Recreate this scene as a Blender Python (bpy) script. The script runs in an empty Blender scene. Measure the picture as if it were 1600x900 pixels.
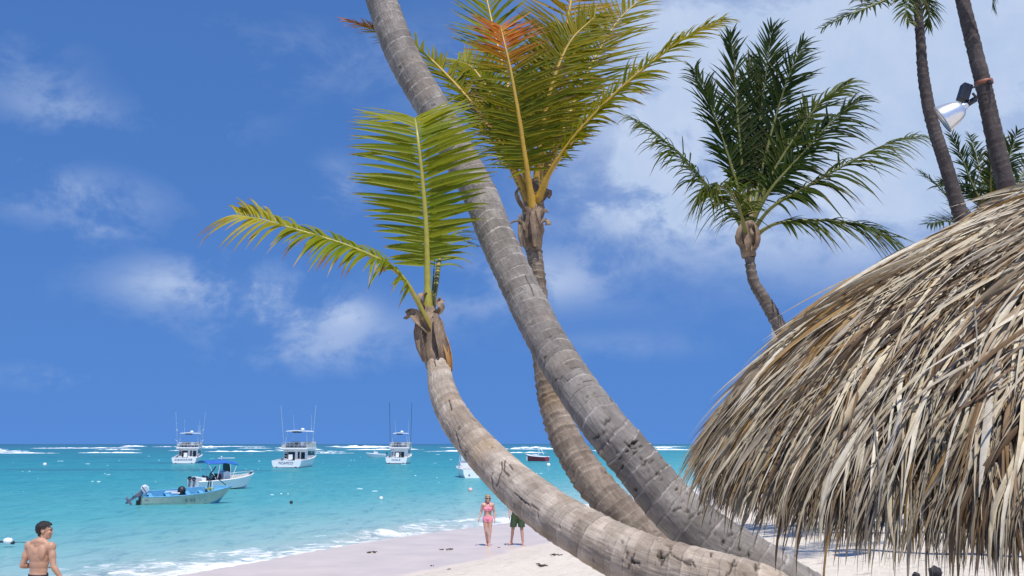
import bpy, bmesh, math, random
import numpy as np
from mathutils import Vector, Matrix

random.seed(7)
rng = np.random.default_rng(7)
scene = bpy.context.scene
C = scene.collection
PI = math.pi

# ------------------------------------------------------------------ camera
CAM_Z = 3.1
PITCH = math.radians(8.9)
FPX = 1600 * 35.0 / 36.0
cam_data = bpy.data.cameras.new('camera')
cam = bpy.data.objects.new('camera', cam_data)
C.objects.link(cam)
cam.location = (0, 0, CAM_Z)
cam.rotation_euler = (PI / 2 + PITCH, 0, 0)
cam_data.lens = 35.0
cam_data.sensor_width = 36.0
cam_data.clip_start = 0.05
cam_data.clip_end = 80000
scene.camera = cam


def ray(px, py):
    u = (px - 800) / FPX
    v = (450 - py) / FPX
    y = math.cos(PITCH) - v * math.sin(PITCH)
    z = math.sin(PITCH) + v * math.cos(PITCH)
    return Vector((u / y, 1.0, z / y))


DK = 1.0     # distance factor for a group of things


def P(px, py, d):
    r = ray(px, py) * (d * DK)
    return Vector((r.x, r.y, r.z + CAM_Z))


# ------------------------------------------------------------------ light
SUN_EL = math.radians(66)
SUN_AZ = math.atan2(0.30, -0.95)          # from +Y towards +X
sun_dir = Vector((math.sin(SUN_AZ) * math.cos(SUN_EL), math.cos(SUN_AZ) * math.cos(SUN_EL), math.sin(SUN_EL)))
sd = bpy.data.lights.new('sun', 'SUN')
sd.energy = 5.0
sd.angle = math.radians(0.53)
sd.color = (1.0, 0.955, 0.88)
so = bpy.data.objects.new('sun', sd)
C.objects.link(so)
so.rotation_euler = (-sun_dir).to_track_quat('-Z', 'Y').to_euler()
so.location = (0, 0, 50)

vs = scene.view_settings
vs.view_transform = 'Standard'
vs.look = 'None'
vs.exposure = 0.0
vs.gamma = 1.0
scene.cycles.max_bounces = 8
scene.cycles.transparent_max_bounces = 8
scene.cycles.use_denoising = True

# ------------------------------------------------------------------ world
world = bpy.data.worlds.new('World')
scene.world = world
world.use_nodes = True
wt = world.node_tree
for n in list(wt.nodes):
    wt.nodes.remove(n)


class NT:
    """small node helper"""
    def __init__(self, tree):
        self.t = tree

    def n(self, kind, **kw):
        nd = self.t.nodes.new(kind)
        for k, v in kw.items():
            setattr(nd, k, v)
        return nd

    def link(self, a, b):
        self.t.links.new(a, b)

    def put(self, sock, v):
        if hasattr(v, 'is_linked') or isinstance(v, bpy.types.NodeSocket):
            self.t.links.new(v, sock)
        else:
            sock.default_value = v

    def math(self, op, a, b=None, c=None, clamp=False):
        nd = self.n('ShaderNodeMath', operation=op, use_clamp=clamp)
        self.put(nd.inputs[0], a)
        if b is not None:
            self.put(nd.inputs[1], b)
        if c is not None:
            self.put(nd.inputs[2], c)
        return nd.outputs[0]

    def vmath(self, op, a, b=None, out=0):
        nd = self.n('ShaderNodeVectorMath', operation=op)
        self.put(nd.inputs[0], a)
        if b is not None:
            self.put(nd.inputs[1], b)
        return nd.outputs[out]

    def mix(self, f, a, b, blend='MIX'):
        nd = self.n('ShaderNodeMix', data_type='RGBA', blend_type=blend, clamp_factor=True)
        self.put(nd.inputs[0], f)
        for s, v in ((nd.inputs[6], a), (nd.inputs[7], b)):
            if isinstance(v, (tuple, list)) and len(v) == 3:
                v = (*v, 1)
            self.put(s, v)
        return nd.outputs[2]

    def noise(self, vec, scale, detail=4, rough=0.5, dist=0.0, out=0):
        nd = self.n('ShaderNodeTexNoise')
        if vec is not None:
            self.put(nd.inputs['Vector'], vec)
        nd.inputs['Scale'].default_value = scale
        nd.inputs['Detail'].default_value = detail
        nd.inputs['Roughness'].default_value = rough
        nd.inputs['Distortion'].default_value = dist
        return nd.outputs[out]

    def ramp(self, f, stops, interp='LINEAR'):
        nd = self.n('ShaderNodeValToRGB')
        nd.color_ramp.interpolation = interp
        el = nd.color_ramp.elements
        while len(el) < len(stops):
            el.new(0.5)
        while len(el) > len(stops):
            el.remove(el[-1])
        for e, (p, c) in zip(el, stops):
            e.position = p
            e.color = (*c, 1) if len(c) == 3 else c
        self.put(nd.inputs[0], f)
        return nd.outputs[0]

    def maprange(self, v, a, b, c=0.0, d=1.0, smooth=False):
        nd = self.n('ShaderNodeMapRange')
        nd.interpolation_type = 'SMOOTHSTEP' if smooth else 'LINEAR'
        self.put(nd.inputs[0], v)
        for i, x in zip((1, 2, 3, 4), (a, b, c, d)):
            self.put(nd.inputs[i], x)
        return nd.outputs[0]

    def scale(self, vec, s):
        nd = self.n('ShaderNodeVectorMath', operation='MULTIPLY')
        self.put(nd.inputs[0], vec)
        nd.inputs[1].default_value = s
        return nd.outputs[0]


w = NT(wt)
sky = w.n('ShaderNodeTexSky')
sky.sky_type = 'NISHITA'
sky.sun_disc = False
sky.sun_elevation = SUN_EL
sky.sun_rotation = SUN_AZ
sky.altitude = 0
sky.air_density = 1.0
sky.dust_density = 0.0
sky.ozone_density = 1.0
# the clear blue of a trade-wind sky: dry air, so the blue reaches down to the horizon almost unchanged
tc = w.n('ShaderNodeTexCoord').outputs['Generated']
dirn = w.vmath('NORMALIZE', tc)
sep = w.n('ShaderNodeSeparateXYZ')
w.link(dirn, sep.inputs[0])
cmb = w.n('ShaderNodeCombineXYZ')
w.link(sep.outputs[0], cmb.inputs[0])
w.link(sep.outputs[1], cmb.inputs[1])
w.link(w.math('ADD', w.math('MULTIPLY', w.math('ABSOLUTE', sep.outputs[2]), 0.48), 0.36), cmb.inputs[2])
w.link(w.vmath('NORMALIZE', cmb.outputs[0]), sky.inputs['Vector'])
sky_col = w.mix(1.0, sky.outputs[0], (0.64, 1.04, 1.60), 'MULTIPLY')
# clouds: soft banks (centre given as azimuth/elevation), torn by noise
CLOUDS = [  # px, py, half width, half height, strength
    (1340, 130, 340, 190, 1.35), (1560, 60, 280, 170, 1.2), (1180, 60, 205, 130, .75), (1080, 320, 150, 70, .8),
    (1450, 300, 260, 80, .8), (1020, 250, 70, 70, .55),
    (330, 450, 150, 44, .55), (510, 520, 150, 40, .52), (410, 462, 60, 30, .42), (545, 488, 40, 22, .5), (250, 445, 50, 26, .3),
    (100, 305, 120, 36, .5), (165, 357, 48, 18, .45), (100, 175, 70, 30, .4), (30, 110, 80, 46, .3),
    (840, 440, 110, 40, .65), (530, 290, 36, 34, .5), (915, 310, 32, 28, .5), (430, 90, 140, 50, .22), (720, 480, 60, 26, .2),
    (470, 560, 120, 26, .25), (640, 100, 90, 50, .2), (320, 190, 90, 30, .2), (960, 540, 110, 20, .2), (80, 590, 90, 20, .2),
]
wob = w.noise(dirn, 9.0, 6, 0.62)
tot = None
bank = None
for (cx, cy, hw, hh, st) in CLOUDS:
    if hw < 200:
        hw, hh = hw * .9, hh * .9
    c = ray(cx, cy).normalized()
    rgt = Vector((c.y, -c.x, 0)).normalized()
    up = rgt.cross(c)
    a = w.math('MULTIPLY', w.vmath('DOT_PRODUCT', dirn, tuple(rgt), out=1), FPX / hw * 0.9)
    b = w.math('MULTIPLY', w.vmath('DOT_PRODUCT', dirn, tuple(up), out=1), FPX / hh * 0.9)
    r2 = w.math('ADD', w.math('MULTIPLY', a, a), w.math('MULTIPLY', b, b))
    front = w.math('GREATER_THAN', w.vmath('DOT_PRODUCT', dirn, tuple(c), out=1), 0.3)
    g = w.math('MULTIPLY', w.math('EXPONENT', w.math('MULTIPLY', r2, -1.0)), front)
    g = w.math('MULTIPLY', g, st)
    if hw >= 200:
        bank = g if bank is None else w.math('ADD', bank, g)
    else:
        tot = g if tot is None else w.math('ADD', tot, g)
# scattered trade-wind cumulus over the rest of the sky
broad = w.noise(dirn, 2.2, 3, 0.5)
gen = w.maprange(broad, 0.60, 0.78, 0.0, 0.8)
outside = w.maprange(w.vmath('DOT_PRODUCT', dirn, tuple(ray(800, 400).normalized()), out=1), 0.80, 0.60, 0.0, 1.0)
tot = w.math('ADD', tot, w.math('MULTIPLY', gen, outside))
fine = w.noise(w.scale(dirn, (1, 1, 1.5)), 9.0, 10, 0.64, 0.25)
tear = w.maprange(fine, 0.30, 0.68, 0.0, 1.0, True)
tear2 = w.maprange(fine, 0.40, 0.62, 0.0, 1.0, True)
dens = w.math('MULTIPLY', tot, w.math('ADD', w.math('MULTIPLY', tear2, 0.90), 0.10))
dens = w.math('ADD', dens, w.math('MULTIPLY', bank, w.math('ADD', w.math('MULTIPLY', tear, 0.60), 0.36)))
dens = w.maprange(dens, 0.03, 1.0, 0.0, 0.92)
cloud_col = w.mix(w.maprange(wob, .35, .65), (4.7, 6.0, 8.3), (6.0, 7.0, 8.9))
final = w.mix(dens, sky_col, cloud_col)
bg = w.n('ShaderNodeBackground')
bg.inputs['Strength'].default_value = 0.10
w.link(final, bg.inputs['Color'])
wo = w.n('ShaderNodeOutputWorld')
w.link(bg.outputs[0], wo.inputs['Surface'])


# ------------------------------------------------------------------ helpers
def tag(o, label=None, cat=None, group=None, kind=None):
    if label:
        o['label'] = label
    if cat:
        o['category'] = cat
    if group:
        o['group'] = group
    if kind:
        o['kind'] = kind
    return o


def empty(name, loc=(0, 0, 0), rz=0.0):
    o = bpy.data.objects.new(name, None)
    o.empty_display_size = 0.2
    C.objects.link(o)
    o.location = loc
    o.rotation_euler = (0, 0, rz)
    return o


def link_mesh(name, me, mat=None, parent=None, smooth=True):
    if mat is not None and not me.materials:
        me.materials.append(mat)
    o = bpy.data.objects.new(name, me)
    C.objects.link(o)
    if smooth and len(me.polygons):
        me.polygons.foreach_set('use_smooth', [True] * len(me.polygons))
    if parent is not None:
        o.parent = parent
        # things that are built in world space hang under an unrotated parent
        if getattr(parent, '_ws', False):
            pass
    return o


def mesh_np(name, V, F):
    """fast mesh from arrays; F is (n,4) or (n,3)"""
    V = np.asarray(V, dtype=np.float32)
    F = np.asarray(F, dtype=np.int32)
    me = bpy.data.meshes.new(name)
    me.vertices.add(len(V))
    me.vertices.foreach_set('co', V.ravel())
    k = F.shape[1]
    me.loops.add(F.size)
    me.loops.foreach_set('vertex_index', F.ravel())
    me.polygons.add(len(F))
    me.polygons.foreach_set('loop_start', np.arange(0, F.size, k, dtype=np.int32))
    me.polygons.foreach_set('loop_total', np.full(len(F), k, dtype=np.int32))
    me.update(calc_edges=True)
    return me


def attr(me, name, data, kind='FLOAT'):
    a = me.attributes.new(name, kind, 'POINT')
    data = np.asarray(data, dtype=np.float32)
    if kind == 'FLOAT':
        a.data.foreach_set('value', data.ravel())
    elif kind == 'FLOAT_VECTOR':
        a.data.foreach_set('vector', data.ravel())
    else:
        if data.shape[1] == 3:
            data = np.concatenate([data, np.ones((len(data), 1), np.float32)], 1)
        a.data.foreach_set('color', data.ravel())


def grid_faces(nr, nc, wrap=False):
    i = np.arange(nr - 1)[:, None]
    j = np.arange(nc if wrap else nc - 1)[None, :]
    j2 = (j + 1) % nc
    return np.stack([i * nc + j, i * nc + j2, (i + 1) * nc + j2, (i + 1) * nc + j], -1).reshape(-1, 4)


def _h(i, j, k):
    n = (i.astype(np.int64) * 374761393 + j.astype(np.int64) * 668265263 + k.astype(np.int64) * 1274126177) & 0xffffffff
    n = ((n ^ (n >> 13)) * 1274126177) & 0xffffffff
    n = (n ^ (n >> 16)) & 0xffff
    return n / 65535.0


def vn(x, y, z=0.0):
    """value noise, -1..1"""
    x, y, z = np.broadcast_arrays(np.asarray(x, float), np.asarray(y, float), np.asarray(z, float))
    i, j, k = np.floor(x), np.floor(y), np.floor(z)
    f, g, h = x - i, y - j, z - k
    f, g, h = (q * q * (3 - 2 * q) for q in (f, g, h))
    r = 0
    for a in (0, 1):
        for b in (0, 1):
            for c in (0, 1):
                wgt = (f if a else 1 - f) * (g if b else 1 - g) * (h if c else 1 - h)
                r = r + wgt * _h(i + a, j + b, k + c)
    return r * 2 - 1


def fbm(x, y, z=0.0, o=4):
    r, a = 0, 0.5
    for q in range(o):
        r = r + a * vn(x * 2 ** q + 17 * q, y * 2 ** q - 9 * q, np.asarray(z, float) * 2 ** q + 5 * q)
        a *= 0.5
    return r


def catmull(ctrl, step=None, n=None):
    """centripetal-ish Catmull-Rom through rows of ctrl (any columns, xyz first); arc-length resampled"""
    c = np.asarray(ctrl, float)
    c = np.vstack([2 * c[0] - c[1], c, 2 * c[-1] - c[-2]])
    out = []
    for i in range(1, len(c) - 2):
        t = np.linspace(0, 1, 24, endpoint=False)[:, None]
        p0, p1, p2, p3 = c[i - 1], c[i], c[i + 1], c[i + 2]
        out.append(0.5 * ((2 * p1) + (-p0 + p2) * t + (2 * p0 - 5 * p1 + 4 * p2 - p3) * t ** 2 + (-p0 + 3 * p1 - 3 * p2 + p3) * t ** 3))
    out.append(c[-2][None])
    o = np.vstack(out)
    d = np.r_[0, np.cumsum(np.linalg.norm(np.diff(o[:, :3], axis=0), axis=1))]
    if n is None:
        n = max(4, int(d[-1] / step))
    s = np.linspace(0, d[-1], n)
    return np.stack([np.interp(s, d, o[:, k]) for k in range(o.shape[1])], 1), s


def tangents(p):
    t = np.gradient(p, axis=0)
    return t / (np.linalg.norm(t, axis=1)[:, None] + 1e-9)


def norm(v):
    return v / (np.linalg.norm(v, axis=-1, keepdims=True) + 1e-9)


def tube_geo(path, rad, sides=8, ref=(0.13, 0.2, 1.0), caps=True, flat=1.0):
    p = np.asarray(path, float)
    r = np.broadcast_to(np.asarray(rad, float), (len(p),))
    T = tangents(p)
    ref = np.asarray(ref, float)
    A = norm(np.cross(T, ref))
    B = np.cross(T, A)
    th = np.linspace(0, 2 * PI, sides, endpoint=False)
    V = p[:, None] + r[:, None, None] * (np.cos(th)[None, :, None] * A[:, None] + flat * np.sin(th)[None, :, None] * B[:, None])
    V = V.reshape(-1, 3)
    F = grid_faces(len(p), sides, True).tolist()
    if caps:
        F.append(list(range(sides))[::-1])
        F.append([(len(p) - 1) * sides + q for q in range(sides)])
    return V.tolist(), F


class MB:
    """collects shapes into one mesh"""
    def __init__(self):
        self.v, self.f, self.c = [], [], []

    def add(self, V, F, col=None):
        o = len(self.v)
        self.v.extend([tuple(q) for q in V])
        self.f.extend([[i + o for i in q] for q in F])
        if col is not None:
            self.c.extend([col] * len(V) if np.ndim(col) == 1 else [tuple(q) for q in col])
        return self

    def box(self, c, s, rot=None, taper=1.0):
        hx, hy, hz = s[0] / 2, s[1] / 2, s[2] / 2
        V = []
        for z in (-hz, hz):
            k = taper if z > 0 else 1.0
            for x, y in ((-hx, -hy), (hx, -hy), (hx, hy), (-hx, hy)):
                V.append(Vector((x * k, y * k, z)))
        if rot is not None:
            V = [rot @ q for q in V]
        V = [q + Vector(c) for q in V]
        return self.add(V, [[3, 2, 1, 0], [4, 5, 6, 7], [0, 1, 5, 4], [1, 2, 6, 5], [2, 3, 7, 6], [3, 0, 4, 7]])

    def prism(self, poly, axis, a, b):
        """extrude polygon (2d) along axis from a to b; axis 0: poly=(y,z); 1: (x,z); 2: (x,y)"""
        V = []
        for t in (a, b):
            for (q, r) in poly:
                V.append({0: (t, q, r), 1: (q, t, r), 2: (q, r, t)}[axis])
        n = len(poly)
        F = [list(range(n))[::-1], [n + i for i in range(n)]]
        F += [[i, (i + 1) % n, n + (i + 1) % n, n + i] for i in range(n)]
        return self.add(V, F)

    def tube(self, path, rad, sides=8, **k):
        V, F = tube_geo(path, rad, sides, **k)
        return self.add(V, F)

    def bar(self, a, b, r, sides=6):
        a, b = np.asarray(a, float), np.asarray(b, float)
        ref = (1, 0.1, 0) if abs((b - a)[2]) > 0.8 * np.linalg.norm(b - a) else (0.1, 0.1, 1)
        return self.tube([a, (a + b) / 2, b], r, sides, ref=ref)

    def lathe(self, prof, n=20, mat=None, cap0=False, cap1=False):
        """prof: (r,z) list round z; mat: 4x4"""
        V = []
        for r, z in prof:
            for k in range(n):
                a = 2 * PI * k / n
                V.append(Vector((r * math.cos(a), r * math.sin(a), z)))
        F = grid_faces(len(prof), n, True).tolist()
        if cap0:
            F.append(list(range(n))[::-1])
        if cap1:
            F.append([(len(prof) - 1) * n + k for k in range(n)])
        if mat is not None:
            V = [mat @ q for q in V]
        return self.add(V, F)

    def sphere(self, c, r, n=12, m=8, sq=(1, 1, 1)):
        V = []
        for i in range(m + 1):
            a = PI * i / m
            for k in range(n):
                b = 2 * PI * k / n
                V.append((c[0] + r * sq[0] * math.sin(a) * math.cos(b), c[1] + r * sq[1] * math.sin(a) * math.sin(b), c[2] - r * sq[2] * math.cos(a)))
        return self.add(V, grid_faces(m + 1, n, True).tolist())

    def build(self, name, mat=None, parent=None, smooth=False, bevel=0.0):
        me = bpy.data.meshes.new(name)
        me.from_pydata([tuple(q) for q in self.v], [], self.f)
        me.validate()
        if self.c and len(self.c) == len(me.vertices):
            attr(me, 'Col', np.array(self.c), 'FLOAT_COLOR')
        o = link_mesh(name, me, mat, parent, smooth)
        if bevel:
            b = o.modifiers.new('bevel', 'BEVEL')
            b.width = bevel
            b.segments = 2
            b.limit_method = 'ANGLE'
            b.angle_limit = math.radians(40)
        return o


# ------------------------------------------------------------------ materials
def new_mat(name):
    m = bpy.data.materials.new(name)
    m.use_nodes = True
    t = NT(m.node_tree)
    bs = m.node_tree.nodes['Principled BSDF']
    return m, t, bs


def simple(name, col, rough=0.5, metal=0.0, var=0.12, scale=5.0, bump=0.0, bscale=40.0, spec=0.5, coat=0.0):
    m, t, bs = new_mat(name)
    oc = t.n('ShaderNodeTexCoord').outputs['Object']
    nz = t.noise(oc, scale, 5, 0.6)
    dk = tuple(max(0, c * (1 - var)) for c in col)
    lt = tuple(min(1, c * (1 + var)) for c in col)
    t.link(t.ramp(nz, [(0.3, dk), (0.7, lt)]), bs.inputs['Base Color'])
    bs.inputs['Roughness'].default_value = rough
    bs.inputs['Metallic'].default_value = metal
    bs.inputs['Specular IOR Level'].default_value = spec
    bs.inputs['Coat Weight'].default_value = coat
    if bump:
        b = t.n('ShaderNodeBump')
        b.inputs['Strength'].default_value = bump
        b.inputs['Distance'].default_value = 0.01
        t.link(t.noise(oc, bscale, 6, 0.65), b.inputs['Height'])
        t.link(b.outputs[0], bs.inputs['Normal'])
    return m


# ------------------------------------------------------------------ the shore
SN = (0.898, -0.44)
S0 = 9 * 0.898 + 23 * 0.44


def shore(x, y):
    """distance inland from the waterline, negative over the sea"""
    return x * SN[0] + y * SN[1] + S0


def ground_z(x, y):
    x, y = np.asarray(x, float), np.asarray(y, float)
    s = shore(x, y) + 0.9 * vn(x * 0.07 + 3, y * 0.07, 1.0)
    z = np.interp(s, [-3000, -300, -60, -15, -5, 0, 3, 6, 8, 11, 15, 19, 30, 80, 400, 4000],
                  [-30, -9, -3.0, -1.0, -0.30, 0.0, 0.05, 0.12, 0.26, 0.66, 1.12, 1.42, 1.62, 1.9, 2.4, 4.0])
    k = np.clip((s - 6.0) / 5.0, 0, 1)
    z = z + k * (0.10 * fbm(x * 0.35, y * 0.35, 2.0, 3) + 0.035 * fbm(x * 1.6, y * 1.6, 4.0, 3))
    return z


def polar(r0, r1, ratio, dth, keep, centre=(0, 0)):
    nr = int(math.log(r1 / r0) / math.log(1 + ratio)) + 2
    rr = r0 * (1 + ratio) ** np.arange(nr)
    th = np.linspace(0, 2 * PI, int(360 / dth), endpoint=False)
    X = centre[0] + rr[:, None] * np.sin(th)[None]
    Y = centre[1] + rr[:, None] * np.cos(th)[None]
    F = grid_faces(nr, len(th), True)[:, ::-1]
    x, y = X.ravel(), Y.ravel()
    k = keep(x, y)
    F = F[k[F].all(1)]
    used = np.unique(F)
    mp = -np.ones(len(x), int)
    mp[used] = np.arange(len(used))
    R = np.repeat(rr, len(th))
    return x[used], y[used], mp[F], R[used]


# sand
x, y, F, R = polar(0.6, 5200, 0.022, 0.6, lambda x, y: shore(x, y) > -40 - 0.02 * np.hypot(x, y))
z = ground_z(x, y)
# a plug for the hole at the pole
me = mesh_np('sand', np.stack([x, y, z], 1), F)
sand_mat, t, bs = new_mat('sand')
geo = t.n('ShaderNodeNewGeometry').outputs['Position']
s = t.math('ADD', t.vmath('DOT_PRODUCT', geo, (SN[0], SN[1], 0), out=1), S0)
s = t.math('ADD', s, t.math('MULTIPLY', t.math('SUBTRACT', t.noise(geo, 0.16, 3), 0.5), 2.2))
s = t.math('ADD', s, t.math('MULTIPLY', t.math('SUBTRACT', t.noise(geo, 1.1, 3), 0.5), 0.35))
wet = t.maprange(s, 6.3, 5.4, 0, 1, True)
damp = t.maprange(s, 8.2, 6.0, 0, 1, True)
grain = t.noise(geo, 260, 3, 0.7)
mid = t.noise(geo, 3.2, 6, 0.62)
dry = t.mix(t.maprange(mid, .3, .7), (0.75, 0.66, 0.545), (0.84, 0.76, 0.65))
dry = t.mix(t.maprange(grain, .35, .7, 0, .3), dry, (0.42, 0.33, 0.24))
specks = t.maprange(t.noise(geo, 34, 2, 0.5), .70, .76, 0, .65)
dry = t.mix(specks, dry, (0.20, 0.14, 0.09))
dampc = t.mix(t.math('MULTIPLY', damp, .5), dry, (0.56, 0.49, 0.43))
wetc = t.mix(t.maprange(t.noise(t.scale(geo, (1, 1, 1)), .9, 4), .3, .7), (0.56, 0.47, 0.41), (0.66, 0.555, 0.475))
t.link(t.mix(wet, dampc, wetc), bs.inputs['Base Color'])
t.link(t.maprange(wet, 0, 1, 0.93, 0.30), bs.inputs['Roughness'])
bs.inputs['Specular IOR Level'].default_value = 0.14
b = t.n('ShaderNodeBump')
b.inputs['Distance'].default_value = 0.11
t.link(t.maprange(wet, 0, 1, 1.0, 0.04), b.inputs['Strength'])
prints = t.n('ShaderNodeTexVoronoi')
prints.inputs['Scale'].default_value = 2.1
t.link(t.vmath('ADD', geo, t.scale(t.noise(geo, 1.5, 3, out=1), (.5, .5, .5))), prints.inputs['Vector'])
hgt = t.math('ADD', t.math('MULTIPLY', mid, 1.0), t.math('MULTIPLY', t.maprange(prints.outputs['Distance'], 0, .35, 0, 1, True), 0.7))
hgt = t.math('ADD', hgt, t.math('MULTIPLY', t.noise(geo, 22, 5, .7), 0.35))
t.link(hgt, b.inputs['Height'])
t.link(b.outputs[0], bs.inputs['Normal'])
tag(link_mesh('beach_sand', me, sand_mat), kind='structure')

# ------------------------------------------------------------------ sea
x, y, F, R = polar(9, 42000, 0.017, 0.5, lambda x, y: shore(x, y) < 5.0)
s = shore(x, y)
cell = R * 0.017
z = np.zeros_like(x)
WAVES = [  # wavelength, amplitude, direction (towards), phase
    (26, 0.13, (0.55, -0.83), 0.3), (17, 0.09, (0.75, -0.65), 1.9), (11, 0.07, (0.35, -0.93), 4.0), (7.1, 0.048, (0.9, -0.43), 2.2),
    (4.6, 0.034, (0.15, -0.98), 5.1), (3.1, 0.024, (0.7, -0.7), 0.9), (2.2, 0.016, (0.98, -0.2), 3.3), (1.5, 0.010, (-0.3, -0.95), 1.1)]
for (L, A, dr, ph) in WAVES:
    fade = np.clip((L / (cell * 3.5) - 1) / 1.0, 0, 1)
    q = (x * dr[0] + y * dr[1]) * 2 * PI / L + ph + 1.6 * vn(x / L / 2.5, y / L / 2.5, ph)
    wv = 1 - 2 * np.abs(np.sin(q / 2)) ** 0.9
    z += A * fade * wv * (0.6 + 0.5 * vn(x / L / 4 + 9, y / L / 4, ph))
z *= np.clip((-s + 0.5) / 22, 0.04, 1.0)
# the little shore break
al = -x * SN[1] + y * SN[0]
rid = np.exp(-((s + 2.0 + 0.8 * vn(al * .25, 3.0)) / 0.55) ** 2) * np.clip(vn(al * 0.16 + 5, 1.0) + 0.35, 0, 1)
z += 0.20 * rid * (0.75 + 0.5 * vn(x * 3, y * 3))
z += 0.05 * np.exp(-((s + 6.5 + vn(al * .2, 8.0)) / 1.2) ** 2)
me = mesh_np('sea', np.stack([x, y, z], 1), F)
sea_mat, t, bs = new_mat('sea')
geo = t.n('ShaderNodeNewGeometry').outputs['Position']
s = t.math('ADD', t.vmath('DOT_PRODUCT', geo, (SN[0], SN[1], 0), out=1), S0)
big = t.noise(t.scale(geo, (1, 1, 0)), 0.02, 3)
s2 = t.math('ADD', s, t.math('MULTIPLY', t.math('SUBTRACT', big, .5), t.maprange(s, -10, -200, 3, 60)))
sl = t.math('LOGARITHM', t.math('MAXIMUM', t.math('MULTIPLY', s2, -1.0), 1.0), 10.0)   # 0..4 with distance off the shore
deep = t.ramp(t.math('DIVIDE', sl, 4.0), [
    (0.0, (0.46, 0.50, 0.46)), (0.20, (0.25, 0.45, 0.44)), (0.32, (0.085, 0.34, 0.36)), (0.44, (0.030, 0.255, 0.295)),
    (0.53, (0.018, 0.200, 0.255)), (0.61, (0.014, 0.155, 0.215)), (0.70, (0.020, 0.125, 0.21)), (0.82, (0.018, 0.075, 0.17))])
# sea grass beds
bed = t.noise(t.scale(geo, (0.012, 0.055, 0)), 1.0, 4, .55)
bedm = t.math('MULTIPLY', t.maprange(bed, .56, .66, 0, .75, True), t.maprange(sl, 1.6, 1.9, 0, 1))
deep = t.mix(bedm, deep, (0.022, 0.115, 0.165))
mott = t.noise(t.scale(geo, (0.25, 0.12, 0)), 1.0, 5, .6)
deep = t.mix(t.maprange(mott, .35, .7, 0, .40), deep, t.mix(.6, deep, (0.10, 0.44, 0.44)))
rip = t.noise(t.scale(geo, (1.5, .42, 0)), 1.0, 7, .72, .5)
deep = t.mix(t.maprange(rip, .50, .66, 0, .7), deep, t.mix(.55, deep, (0.012, 0.14, 0.20)))
deep = t.mix(t.maprange(rip, .44, .30, 0, .5), deep, t.mix(.5, deep, (0.22, 0.50, 0.50)))
# sand stirred up and foam at the edge
fo = t.noise(t.scale(geo, (1, 1, 0)), 1.3, 9, .68, 1.2)
fo2 = t.noise(t.scale(geo, (1, 1, 0)), .22, 3, .5)
edge = t.math('ADD', t.maprange(s, -6.5, -0.6, -0.36, 0.05), t.maprange(s, -0.5, 1.2, 0, 0.2))
edge = t.math('ADD', edge, t.math('MULTIPLY', t.math('SUBTRACT', fo2, .5), .5))
foam = t.maprange(t.math('ADD', fo, edge), 0.44, 0.62, 0, 1, True)
foam = t.math('MULTIPLY', foam, t.maprange(s, -10, -5, 0, .95))
colr = t.mix(foam, deep, (0.80, 0.80, 0.80))
dif = t.n('ShaderNodeBsdfDiffuse')
t.link(colr, dif.inputs['Color'])
gl = t.n('ShaderNodeBsdfGlossy')
gl.inputs['Roughness'].default_value = 0.12
gl.inputs['Color'].default_value = (1, 1, 1, 1)
b = t.n('ShaderNodeBump')
b.inputs['Strength'].default_value = 0.9
b.inputs['Distance'].default_value = 0.42
h1 = t.noise(t.scale(geo, (1, .8, 0)), 0.75, 7, .62, .3)
h2 = t.noise(t.scale(geo, (.3, .1, 0)), 0.6, 4, .6, .3)
t.link(t.math('ADD', h1, t.math('MULTIPLY', h2, 2.2)), b.inputs['Height'])
t.link(b.outputs[0], dif.inputs['Normal'])
t.link(b.outputs[0], gl.inputs['Normal'])
ms = t.n('ShaderNodeMixShader')
fr = t.n('ShaderNodeFresnel')
fr.inputs[0].default_value = 1.33
t.link(b.outputs[0], fr.inputs['Normal'])
fac = t.math('MULTIPLY', t.math('MINIMUM', fr.outputs[0], 0.26), t.math('SUBTRACT', 1.0, t.math('MULTIPLY', foam, .85)))
t.link(fac, ms.inputs[0])
t.link(dif.outputs[0], ms.inputs[1])
t.link(gl.outputs[0], ms.inputs[2])
t.link(ms.outputs[0], t.t.nodes['Material Output'].inputs['Surface'])
tag(link_mesh('sea_water', me, sea_mat), kind='structure')

foam_mat = simple('sea_foam', (0.84, 0.86, 0.87), 0.7, var=.06, scale=2, bump=.6, bscale=6)


def crest(mb, cx, cy, wid, hgt, dep, ang, seed, base=0.0):
    """one breaking crest: a lumpy ridge, lying across the wind"""
    n, m = max(6, int(wid / max(hgt, .1) * 1.2)), 5
    n = min(n, 60)
    u = np.linspace(-1, 1, n)
    env = np.clip(1 - np.abs(u) ** 2.2, 0, 1) * (0.62 + 0.45 * vn(u * 4 + seed, seed * 1.7) + .3 * vn(u * 11 + seed, seed * .7))
    env = np.clip(env, 0.02, 1.3)
    V = []
    for k, (a, b) in enumerate(((-1, -.06), (-.5, .55), (0, 1.0), (.45, .6), (1.0, -.06))):
        px_ = u * wid / 2
        py_ = a * dep / 2 * (.6 + .4 * env) + 0.18 * wid * 0.3 * vn(u * 1.5 + seed, 2.0)
        pz = base + hgt * env * b + (0.12 * hgt * vn(u * 17 + seed, k * 3.1) if b > 0 else -.05)
        V.append(np.stack([cx + px_ * math.cos(ang) - py_ * math.sin(ang), cy + px_ * math.sin(ang) + py_ * math.cos(ang), pz], 1))
    V = np.stack(V, 0).reshape(-1, 3)
    mb.add(V.tolist(), grid_faces(m, n).tolist())


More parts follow.
